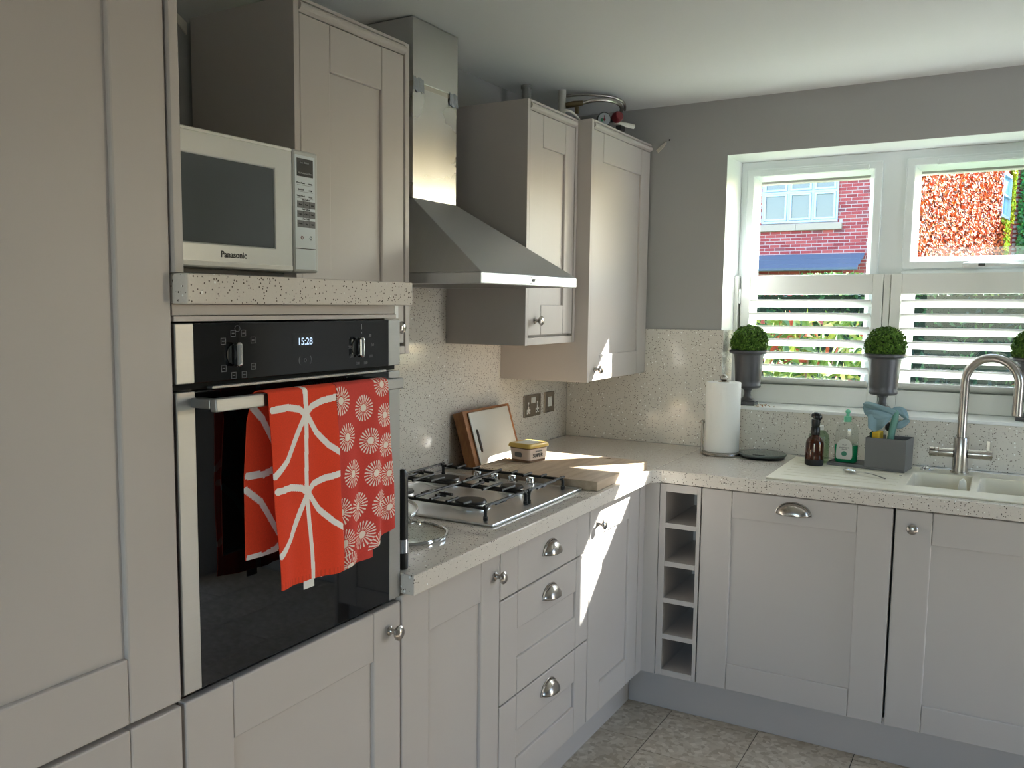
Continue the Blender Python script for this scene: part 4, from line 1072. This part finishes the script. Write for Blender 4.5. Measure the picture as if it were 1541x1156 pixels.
    for i in range(n2 + 1):
        for j in range(n2 + 1):
            u, v = i / n2, j / n2
            dr = .052 * v * (1.25 - 1.25 * abs(u - .30)) 
            g.v.append((1.258 + .075 * u + .010 * v * (.3 - u), -.214 - .006 * math.sin(u * 9 + 1) * (.3 + v) + .010 * u - .004 * math.sin(v * 5), 1.108 - dr + .004 * math.sin(u * 7)))
    for i in range(n2):
        for j in range(n2):
            q = i * (n2 + 1) + j; g.f.append((q, q + 1, q + n2 + 2, q + n2 + 1))
    obj('hanging_corner', g, M['cloth'], cl, smooth=True, sol=.003, angle=80)
    # washing-up liquid
    c = Vector((1.186, -.166, z + .0085))
    t = thing('washing_up_bottle', tuple(c), 'clear washing-up liquid bottle half full of green soap', 'bottle')
    def ring(hw, hd, zz, n=28, p=.75):
        return [tuple(c + Vector((hw * math.copysign(abs(math.cos(2 * math.pi * k / n)) ** p, math.cos(2 * math.pi * k / n)), hd * math.copysign(abs(math.sin(2 * math.pi * k / n)) ** p, math.sin(2 * math.pi * k / n)), zz))) for k in range(n)]
    def loft(rs, cap=True):
        g = G(); n = len(rs[0])
        for r in rs: g.v += r
        for j in range(len(rs) - 1): g.f += [(j * n + i, j * n + (i + 1) % n, (j + 1) * n + (i + 1) % n, (j + 1) * n + i) for i in range(n)]
        if cap: g.f += [tuple(range(n))[::-1], tuple((len(rs) - 1) * n + i for i in range(n))]
        return g
    pr = [(.036, .021, 0), (.0385, .023, .006), (.0400, .024, .040), (.0405, .024, .070), (.0385, .0235, .095), (.0375, .023, .110), (.0360, .022, .125), (.0290, .019, .140), (.0180, .015, .148), (.0110, .011, .152)]
    obj('shell', loft([ring(*p) for p in pr], False), M['clear'], t, smooth=True)
    obj('soap', loft([ring(p[0] - .0013, p[1] - .0013, max(p[2], .0015)) for p in pr[:3]] + [ring(.0392, .0227, .062), ring(.0388, .0225, .0635)]), M['soap'], t, smooth=True)
    obj('cap', G().lathe([(.0130, .1485), (.0130, .166), (.0120, .168)], c, seg=24), M['mint'], t, smooth=True)
    obj('spout', G().lathe([(.0058, .1682), (.0056, .178), (.0090, .184), (.0080, .189), (.003, .194), (0, .1945)], c, seg=18), M['mint'], t, smooth=True)
    # arched paper label on the front
    g = G(); n = 20; out = []
    for k in range(n + 1):
        a = math.pi * k / n; out.append((.026 * math.cos(a), .058 + .030 * math.sin(a)))
    out += [(-.0275, .030), (-.026, .018), (-.022, .0135), (.022, .0135), (.026, .018), (.0275, .030)]
    lb = obj('label', G().prism([tuple(c + Vector((u - .003, -.0252, q))) for u, q in out], (0, -.0006, 0)), plain('bottle_label', (214, 214, 208), .5), t)
    F = lambda u, d, zz: tuple(c + Vector((u - .003, -.0259 - d, zz)))
    text('label_text', 'ECO', F, 0, 0, .066, .007, M['print'], lb); text('label_text', 'washing up', F, 0, 0, .0565, .0078, M['print'], lb); text('label_text', 'liquid', F, 0, 0, .0495, .0075, M['print'], lb)
    obj('label_dot', G().lathe([(.0092, 0), (.0092, .0004)], F(0, 0, .0335), (0, -1, 0), 24), plain('label_green', (60, 140, 110), .5), lb)
caddy()
def spoon():
    c = (1.275, -.375, .9170)
    t = thing('teaspoon', c, 'steel teaspoon lying on the drainer', 'spoon')
    d = Vector((.88, -.47, 0)).normalized(); s = Vector((-d.y, d.x, 0)); o = Vector((1.206, -.338, .9170))
    g = G(); n, m = 12, 8
    for i in range(n + 1):
        u = i / n; hw = .0145 * math.sin(math.pi * min(1, u * .93 + .05)) ** .6
        for j in range(m + 1):
            v = 2 * j / m - 1
            g.v.append(tuple(o + d * (.045 * u) + s * (hw * v) + Vector((0, 0, .0045 + .0055 * (v * v) - .0035 * math.sin(math.pi * u) * (1 - v * v) + .002 * u))))
    for i in range(n):
        for j in range(m):
            a = i * (m + 1) + j; g.f.append((a, a + 1, a + m + 2, a + m + 1))
    obj('bowl', g, M['chrome'], t, smooth=True, sol=.0012)
    p = [o + d * (.043 + .115 * k / 12) + Vector((0, 0, .0062 + .006 * math.sin(k / 12 * math.pi) - .0035 * k / 12)) for k in range(13)]
    g = G(); 
    for k, q in enumerate(p):
        hw = .0024 + .0030 * (k / 12) ** 2
        g.v += [tuple(q + s * hw), tuple(q - s * hw), tuple(q - s * hw - Vector((0, 0, .0014))), tuple(q + s * hw - Vector((0, 0, .0014)))]
    for k in range(12):
        g.f += [(4 * k + a, 4 * k + (a + 1) % 4, 4 * k + 4 + (a + 1) % 4, 4 * k + 4 + a) for a in range(4)]
    g.f += [(3, 2, 1, 0), (48, 49, 50, 51)]
    obj('handle', g, M['chrome'], t, smooth=True)
spoon()

# ================================================================== URNS
def leaf_mesh(g, p, nrm, size, colour, rnd, aspect=.55):
    n = Vector(nrm).normalized(); t = n.orthogonal().normalized(); t.rotate(Matrix.Rotation(rnd.random() * 6.28, 3, n)); s = n.cross(t)
    a = Vector(p); l = size; w_ = size * aspect
    vs = [a - t * l * .5, a + s * w_ * .5 + n * l * .08, a + t * l * .5 - n * l * .1, a - s * w_ * .5 + n * l * .08]
    g.add(vs, [(0, 1, 2, 3)], colour)
def urn(label):
    c = (0, 0, 0)
    t = thing('potted_topiary', c, label, 'potted plant', 'urns with clipped box balls on the sill')
    obj('plinth', G().box(-.036, .036, -.034, .034, .0, .014), M['lead'], t, bevel=.002)
    obj('stem', G().lathe([(.030, .0142), (.031, .018), (.026, .024), (.016, .032), (.0125, .044), (.013, .056), (.020, .066)], c, seg=32), M['lead'], t, smooth=True)
    obj('bowl', G().lathe([(.020, .0662), (.044, .069), (.050, .074), (.0505, .082), (.0475, .087), (.0500, .100), (.0555, .190), (.0580, .204), (.0750, .211), (.0775, .216), (.0760, .221), (.066, .224), (.056, .222), (.052, .205), (0, .204)], c, seg=44), M['lead'], t, smooth=True, angle=50)
    rnd = random.Random(7); g = G(); R0 = .070; cz = .252
    for k in range(2600):
        z = rnd.uniform(-.55, 1); a = rnd.uniform(0, 6.283); q = math.sqrt(1 - z * z)
        nn = Vector((q * math.cos(a), q * math.sin(a), z)); r = R0 * (rnd.uniform(.80, 1.0) if k % 3 else rnd.uniform(.95, 1.07))
        p = nn * r + Vector((0, 0, cz))
        nr = nn + Vector((rnd.uniform(-.8, .8), rnd.uniform(-.8, .8), rnd.uniform(-.8, .8)))
        v = rnd.random(); cc = lin((50 + 62 * v, 82 + 66 * v, 26 + 34 * v))
        leaf_mesh(g, p, nr, rnd.uniform(.010, .016), cc, rnd, .55)
    f = obj('clipped_foliage', g, M['leaf'], t)
    tag(f, 'clipped green box-leaf ball', kind='stuff')
    obj('soil_core', G().lathe([(0, .205), (.05, .21), (.058, .25), (.045, .29), (0, .305)], c, seg=24), plain('inner_twigs', (34, 42, 20), .9), t, smooth=True)
    return t
u1 = urn('lead-grey urn with round topiary ball by the window reveal, above the paper towel')
u2 = copy_tree(u1); u3 = copy_tree(u1)
for o, (x, y), rz, lab in ((u1, (.772, .066), 0, None), (u2, (1.272, .066), 75, 'lead-grey urn with round topiary ball standing behind the sink caddy'), (u3, (1.745, .075), 160, 'lead-grey urn with round topiary ball behind the tap spout')):
    o.location = (x, y, 1.0893); o.rotation_euler = (0, 0, R(rz))
    if lab: o['label'] = lab
def debris():
    rnd = random.Random(5); g = G()
    for k in range(16):
        p = (.845 + rnd.gauss(0, .018), .02 + rnd.uniform(-.012, .02), 1.0915 + rnd.uniform(0, .006))
        leaf_mesh(g, p, (rnd.uniform(-1, 1), rnd.uniform(-1, 1), 1), rnd.uniform(.008, .018), lin((150 + rnd.uniform(-20, 40), 112, 74)), rnd, .4)
    o = obj('dried_leaves', g, M['leaf'], base=(.845, .02, 1.0893))
    tag(o, 'small scatter of dried brown leaves on the sill by the urn', 'dried leaves', kind='stuff')
debris()

# ================================================================== PIPES ABOVE THE CORNER CABINET, TORN PLASTER
def pipes():
    t = thing('heating_pipework', (.2, -.4, 2.15), 'white pipe stub with braided filling hose above the corner cabinet', 'pipework')
    obj('pipe_stub', G().lathe([(.0155, 2.1445), (.0155, 2.3015)], (.168, -.46, 0), seg=20), M['pipew'], t, smooth=True)
    obj('valve', G().tube([(.186, -.462, 2.243), (.215, -.455, 2.246), (.245, -.440, 2.250)], [.010, .012, .009], 12).box(.222, .232, -.458, -.446, 2.210, 2.236), M['copper'], t, smooth=True)
    pts = [(.245, -.440, 2.250), (.285, -.425, 2.258), (.32, -.385, 2.262), (.336, -.32, 2.262), (.325, -.25, 2.258), (.300, -.20, 2.245), (.29, -.185, 2.215), (.285, -.185, 2.152)]
    def smoothp(P, n=6):
        out = []
        P = [Vector(p) for p in P]
        for i in range(len(P) - 1):
            a, b, c, d = P[max(i - 1, 0)], P[i], P[i + 1], P[min(i + 2, len(P) - 1)]
            for k in range(n):
                u = k / n; out.append(.5 * ((2 * b) + (c - a) * u + (2 * a - 5 * b + 4 * c - d) * u * u + (3 * b - a - 3 * c + d) * u ** 3))
        return out + [P[-1]]
    tag(obj('braided_hose', G().tube(smoothp(pts), .0075, 10), M['nickel'], t, smooth=True), 'braided steel flexible hose')
    pts = [(.170, -.43, 2.286), (.215, -.40, 2.291), (.27, -.36, 2.291), (.315, -.30, 2.288), (.330, -.24, 2.278), (.315, -.19, 2.262)]
    tag(obj('braided_hose', G().tube(smoothp(pts), .0055, 10), M['nickel'], t, smooth=True), 'braided steel flexible hose')
    g = thing('pressure_gauge', (.318, -.405, 2.15), 'round grey pressure gauge with red cap on top of the corner cabinet', 'gauge')
    c = Vector((.316, -.405, 2.188)); ax = Vector((.62, -.76, -.12)).normalized()
    obj('case', G().lathe([(.0, -.016), (.020, -.016), (.026, -.010), (.027, .004), (.0245, .006)], c, ax, 28), M['black'], g, smooth=True)
    obj('dial', G().lathe([(.0235, .0062), (.0235, .0066)], c, ax, 28), M['gauge'], g)
    s = ax.cross(Vector((0, 0, 1))).normalized(); up = s.cross(ax)
    obj('needle', G().obox(c + ax * .0075 + up * .004, s * .0012, up * .011, ax * .0004), M['red'], g)
    obj('dial_zone', G().lathe([(.006, .0067), (.006, .007)], c + s * .008 - up * .002, ax, 14), M['green'], g)
    obj('needle_hub', G().lathe([(.0045, .0068), (.0045, .009)], c, ax, 14), M['red'], g)
    d = Vector((.66, .70, .05)).normalized(); c2 = c + Vector((.022, .024, .002))
    obj('valve_body', G().tube([c - ax * .014, c2 + d * .02 - ax * .006], .011, 12), M['black'], g, smooth=True)
    tag(obj('red_cap', G().lathe([(.0, .0), (.019, .002), (.021, .010), (.020, .024), (.016, .030), (0, .031)], c2 + d * .014 + Vector((0, 0, .003)), Vector((.75, -.45, .2)).normalized(), 20), M['red'], g, smooth=True), 'dark red valve cap')
    p = thing('white_pipe', (.37, -.33, 2.16), 'short white plastic pipe end poking past the pressure gauge', 'pipe')
    obj('pipe', G().tube([(.344, -.372, 2.181), (.362, -.340, 2.178), (.392, -.290, 2.173)], .0085, 14), M['pipew'], p, smooth=True)
    obj('pipe_clip', G().box(.352, .372, -.372, -.330, 2.1505, 2.168), M['rubber'], p)
    t = thing('grey_pipe', (.07, -.62, 2.15), 'grey pipe stub rising to the ceiling behind the narrow cabinet', 'pipe')
    obj('pipe', G().lathe([(.018, 2.152), (.018, 2.3012)], (.085, -.595, 0), seg=18), M['pipeg'], t, smooth=True)
    obj('pipe_collar', G().lathe([(.021, 2.290), (.021, 2.3015)], (.085, -.595, 0), seg=18), M['pipeg'], t)
    w_ = thing('loose_cable', (.28, -.62, 2.153), 'pale loose cable lying on top of the wall cabinets', 'cable')
    obj('cable', G().tube(smoothp([(.20, -.80, 2.157), (.262, -.70, 2.162), (.292, -.69, 2.172), (.302, -.65, 2.168), (.285, -.56, 2.158), (.22, -.48, 2.158)]), .0045, 8), M['pipew'], w_, smooth=True)
    g = G().add([(.378, .0118, 2.128), (.388, .009, 2.116), (.410, .004, 2.134), (.424, .004, 2.154), (.4205, .0105, 2.160), (.402, .0118, 2.148)], [(0, 1, 2, 3, 4, 5)])
    tag(obj('plaster_flake', g, M['plaster'], sol=.002, base=(.41, .012, 2.14)), 'curled flake of pale plaster at the corner cabinet cornice', 'plaster flake')
    tag(obj('wall_plug', G().lathe([(.0035, 0), (.003, .002)], (.434, .012, 2.166), (0, -1, 0), 12), M['gap']), 'tiny screw hole in the grey wall near the cornice', 'wall plug')
    g = G().prism([(-.0119, -2.20, 2.165), (-.0119, -2.152, 2.140), (-.0119, -2.152, 2.112), (-.0119, -2.172, 2.128), (-.0119, -2.200, 2.142)], (.0035, 0, 0))
    tag(obj('paper_tear', g, M['plaster']), 'torn strip of pale wall lining beside the larder top', 'torn lining')
pipes()

# ================================================================== OUTSIDE
def leaves(name, parent, n, pos, colour, size, rnd, nrm=None, asp=.6):
    g = G()
    for k in range(n):
        p = pos(rnd)
        nn = nrm(rnd) if nrm else (rnd.uniform(-1, 1), rnd.uniform(-1, .3), rnd.uniform(-.2, 1))
        leaf_mesh(g, p, nn, rnd.uniform(*size), colour(rnd, p), rnd, asp)
    return tag(obj(name, g, M['leaf'], parent), None, kind='stuff')
def house():
    YF = 18.0; XC = -.46
    t = thing('neighbour_house', (-3, YF, -.15), 'red brick neighbouring house with grey-blue window and slate canopy', 'house')
    H = 7.0
    obj('facade', G().box(-9, XC - .02, YF, YF + .3, -.15, H), M['mortar'], t)
    bl, bh, j = .211, .061, .014
    wx0, wx1, wz0, wz1 = -3.36, -1.735, 3.39, 4.60
    sx0, sx1, sz0 = -3.55, -1.64, 3.215
    me = None; rnd = random.Random(2); far = G(); row = 0; z = -.15
    fac = bpy.data.objects['facade']
    while z + bh < H:
        x = -9.0 - (.1125 if row % 2 else 0)
        while x < XC:
            a, b = max(x, -9), min(x + bl, XC)
            if z + bh > wz0 - .005 and z < wz1 and a < wx1 and b > wx0:
                segs = []
                if a < wx0 - .03: segs.append((a, wx0 - .002))
                if b > wx1 + .03: segs.append((wx1 + .002, b))
            elif z + bh > sz0 and z < wz0 and a < sx1 and b > sx0: segs = [] if (a > sx0 - .03 and b < sx1 + .03) else ([(sx1 + .005, b)] if b > sx1 + .04 else [])
            else: segs = [(a, b)]
            for a, b in segs:
                near = -3.45 < a and z > 2.15 and z < 4.5
                if near and b - a > .05:
                    if abs(b - a - bl) < 1e-6 and me is not None:
                        o = bpy.data.objects.new('brick', me); col.objects.link(o)
                    else:
                        o = obj('brick', G().box(0, b - a, -.007, .01, 0, bh), M['brick'])
                        if abs(b - a - bl) < 1e-6: me = o.data
                    o.parent = fac; o.location = (a - BASE['facade'].x, YF - BASE['facade'].y + rnd.uniform(-.003, .003), z - BASE['facade'].z)
                else:
                    v = rnd.random(); far.box(a, b, YF - .007, YF + .01, z, z + bh, lin((130 + 38 * v, 48 + 26 * v, 52 + 20 * v)))
            x += bl + j
        z += bh + j; row += 1
    tag(obj('brickwork', far, M['brickv'], t), None, kind='stuff')
    # window
    wf = obj('window_frame', G().slab([wx0, wx0 + .05, -2.81, -2.75, -2.29, -2.23, wx1 - .05, wx1], [wz0, wz0 + .06, 4.04, 4.10, wz1 - .05, wz1], {(i, k) for i in (1, 3, 5) for k in (1, 3)}, YF - .05, YF + .06).map(lambda x, y, zz: (x, zz, y)), M['fwin'], t, bevel=.01)
    for xa, xb in ((wx0 + .05, -2.81), (-2.75, -2.29), (-2.23, wx1 - .05)):
        for za, zb in ((wz0 + .06, 4.04), (4.10, wz1 - .05)):
            obj('casement', G().slab([xa, xa + .045, xb - .045, xb], [za, za + .045, zb - .045, zb], {(1, 1)}, YF - .075, YF - .02).map(lambda x, y, zz: (x, zz, y)), M['fwin'], wf, bevel=.006)
            obj('pane', G().box(xa + .04, xb - .04, YF - .035, YF - .03, za + .04, zb - .04), M['fglass'], wf)
    for i, (xa, xb) in enumerate(((sx0, -2.60), (-2.595, sx1))):
        obj('stone_sill', G().box(xa, xb, YF - .09, YF + .02, sz0 + .005, wz0 - .03), M['stone'], t, bevel=.006)
    # slate canopy
    for k in range(3):
        zt = 2.68 - k * .11; yo = YF - .04 - k * .18
        g = G().prism([(-4.4, yo, zt), (-4.4, yo - .22, zt - .125), (-4.4, yo - .22, zt - .150), (-4.4, yo, zt - .025)], (4.4 - 1.15 - k * .03, 0, 0))
        obj('slate_course', g, M['slate'], t)
    obj('canopy_gutter', G().box(-4.4, -1.20, YF - .68, YF - .58, 2.30, 2.36), M['slate'], t, bevel=.01)
    # side wall going away, with a window
    d = Vector((.13, .99, 0)).normalized(); n = Vector((d.y, -d.x, 0)); o = Vector((XC, YF, 0))
    Q = lambda s, q, zz: tuple(o + d * s + n * q + Vector((0, 0, zz)))
    g = G(); g.add([Q(s, q, zz) for s in (0, 15) for q in (-.3, 0) for zz in (-.15, 7)], [(0, 1, 3, 2), (4, 6, 7, 5), (0, 4, 5, 1), (2, 3, 7, 6), (0, 2, 6, 4), (1, 5, 7, 3)])
    s = NT('brick_far'); bt = s.n('ShaderNodeTexBrick'); s.l(s.tc(), bt.inputs[0])
    obj('side_wall', g, M['brickv'] if False else M['mortar'], t)
    far = G(); z = 2.0; row = 0
    while z < 6:
        x = 11.0 + (.11 if row % 2 else 0)
        while x < 14.9:
            v = rnd.random(); q = (lin((150 + 30 * v, 60 + 20 * v, 56)))
            p = [Q(a, b, c) for a in (x, x + bl) for b in (0, .018) for c in (z, z + bh)]
            far.add(p, [(0, 1, 3, 2), (4, 6, 7, 5), (0, 4, 5, 1), (2, 3, 7, 6), (0, 2, 6, 4), (1, 5, 7, 3)], q)
            x += bl + j
        z += bh + j; row += 1
    tag(obj('side_brickwork', far, M['brickv'], t), None, kind='stuff')
    a0, a1, z0, z1 = 11.8, 13.4, 4.35, 5.75
    wv = G().slab([a0, a0 + .09, a1 - .09, a1], [z0, z0 + .09, (z0 + z1) / 2 - .03, (z0 + z1) / 2 + .03, z1 - .09, z1], {(1, 1), (1, 3)}, .02, .12).map(lambda x, y, zz: Q(x, zz, y))
    sw = obj('side_window_frame', wv, M['fwin'], t)
    obj('side_pane', G().slab([a0 + .08, a1 - .08], [z0 + .08, z1 - .08], set(), .03, .04).map(lambda x, y, zz: Q(x, zz, y)), plain('bright_pane', (120, 165, 200), .1), sw)
    # ivy
    rnd = random.Random(11)
    iv = thing('ivy_climber', Q(6, .1, -.15), 'orange autumn ivy covering the sunlit side wall of the house', 'ivy')
    def pos(r):
        while True:
            s_, zz = r.uniform(0, 12.6), r.uniform(1.2, 7)
            if s_ > 11.6 and zz > 4.1: continue
            return Q(s_, r.uniform(.02, .14), zz)
    def cf(r, p):
        v = r.random()
        return lin((158 + 44 * v, 70 + 44 * v * v, 30 + 24 * r.random())) if v > .25 else lin((96, 54, 40))
    leaves('foliage', iv, 22000, pos, cf, (.07, .13), rnd, lambda r: tuple(n + Vector((r.uniform(-.7, .7), r.uniform(-.7, .7), r.uniform(-.2, .9)))), .85)
    iv2 = thing('ivy_climber', Q(13.8, .1, -.15), 'yellow-green ivy strip growing beside the small far window', 'ivy')
    def pos2(r):
        zz = r.uniform(1.2, 6.5); return Q((12.4 if zz < 4.3 else 13.5) + r.uniform(0, 1.0 if zz < 4.3 else .6), r.uniform(.02, .16), zz)
    leaves('foliage', iv2, 2200, pos2, lambda r, p: lin((150 + 70 * r.random(), 165 + 50 * r.random(), 50)), (.09, .15), rnd, lambda r: tuple(n + Vector((r.uniform(-.7, .7), r.uniform(-.7, .7), r.uniform(-.2, .9)))), .85)
    # rear wall facing the kitchen
    e = o + d * 14.9
    rw = thing('garden_building', (e.x + 3, e.y, -.15), 'brick end wall behind the green ivy, far beyond the window', 'building')
    obj('wall', G().box(e.x - .1, e.x + 9, e.y, e.y + .3, -.15, 7), M['mortar'], rw)
    far = G(); z = 1.0; row = 0
    while z < 6.5:
        x = e.x + (.11 if row % 2 else 0)
        while x < e.x + 4.5:
            v = rnd.random(); far.box(x, x + bl, e.y - .018, e.y + .01, z, z + bh, lin((116 + 34 * v, 48 + 20 * v, 46 + 14 * v))); x += bl + j
        z += bh + j; row += 1
    tag(obj('brickwork', far, M['brickv'], rw), None, kind='stuff')
    iv3 = thing('ivy_climber', (e.x + .8, e.y - .1, -.15), 'dark green ivy column on the shaded far brick wall', 'ivy')
    leaves('foliage', iv3, 6000, lambda r: (e.x + r.uniform(.15, 1.6) + (.5 if r.random() < .2 else 0), e.y - r.uniform(.02, .22), r.uniform(1.0, 6.8)), lambda r, p: lin((50 + 40 * r.random(), 96 + 50 * r.random(), 60 + 20 * r.random())), (.09, .15), rnd, lambda r: (r.uniform(-.7, .7), -1 + r.uniform(-.4, .4), r.uniform(-.2, .9)), .85)
house()
tag(obj('garden_ground', G().box(-14, 16, .371, 45, -.3, -.15), M['lawn']), 'lawn and ground outside the kitchen window', 'ground', kind='structure')
def shrub(label, c, r, h, n, palette, seed, size=(.05, .09), asp=.4):
    rnd = random.Random(seed)
    t = thing('garden_shrub', (c[0], c[1], -.15), label, 'shrub')
    for k in range(5):
        a = k * 1.26; obj('stem', G().tube([(c[0], c[1], -.15), (c[0] + .3 * r * math.cos(a), c[1] + .3 * r * math.sin(a), h * .45), (c[0] + .7 * r * math.cos(a), c[1] + .7 * r * math.sin(a), h * .85)], [.014, .010, .005], 7), M['bark'], t, smooth=True)
    def pos(q):
        z = q.random() ** .6; a = q.uniform(0, 6.283); rr = r * math.sqrt(q.random()) * (.55 + .45 * math.sin(math.pi * min(1, z * .9 + .1)))
        return (c[0] + rr * math.cos(a), c[1] + rr * math.sin(a), h * z)
    leaves('foliage', t, n, pos, lambda q, p: lin(palette[int(q.random() * len(palette))]), size, rnd, None, asp)
shrub('bushy shrub with yellow-green pointed leaves just outside the left shutter', (.52, 2.3), .75, 1.42, 1500, [(96, 122, 48), (132, 146, 60), (76, 104, 52), (150, 156, 88), (60, 88, 52), (90, 118, 50), (150, 70, 46)], 21, (.09, .16), .3)
shrub('low shrub with mixed green and reddish leaves outside the right shutter', (2.4, 3.6), .9, 1.2, 1500, [(60, 92, 48), (90, 120, 54), (118, 138, 70), (70, 100, 56), (140, 80, 56)], 22, (.07, .13), .35)
def hedge(label, x0, x1, y0, y1, h, n, pal, seed):
    rnd = random.Random(seed)
    t = thing('garden_hedge', ((x0 + x1) / 2, (y0 + y1) / 2, -.15), label, 'hedge')
    obj('woody_core', G().box(x0 + .12, x1 - .12, y0 + .15, y1 - .15, -.15, h - .12), plain('hedge_core_%d' % seed, (26, 36, 22), .95), t)
    leaves('foliage', t, n, lambda q: (q.uniform(x0, x1), q.uniform(y0, y0 + .25) if q.random() < .7 else q.uniform(y0, y1), q.uniform(-.1, h) if q.random() < .75 else h - q.random() * .1), lambda q, p: lin(pal[int(q.random() * len(pal))]), (.06, .11), rnd, None, .55)
hedge('dark green clipped hedge across the garden', -5, 3.6, 8.0, 9.0, 1.75, 9000, [(40, 66, 44), (54, 84, 50), (70, 100, 56), (36, 54, 48)], 31)
hedge('lighter green hedge at the far end of the garden', -1.2, 8, 11.0, 12.2, 2.0, 9000, [(84, 116, 56), (110, 136, 66), (70, 100, 52), (150, 160, 84)], 32)
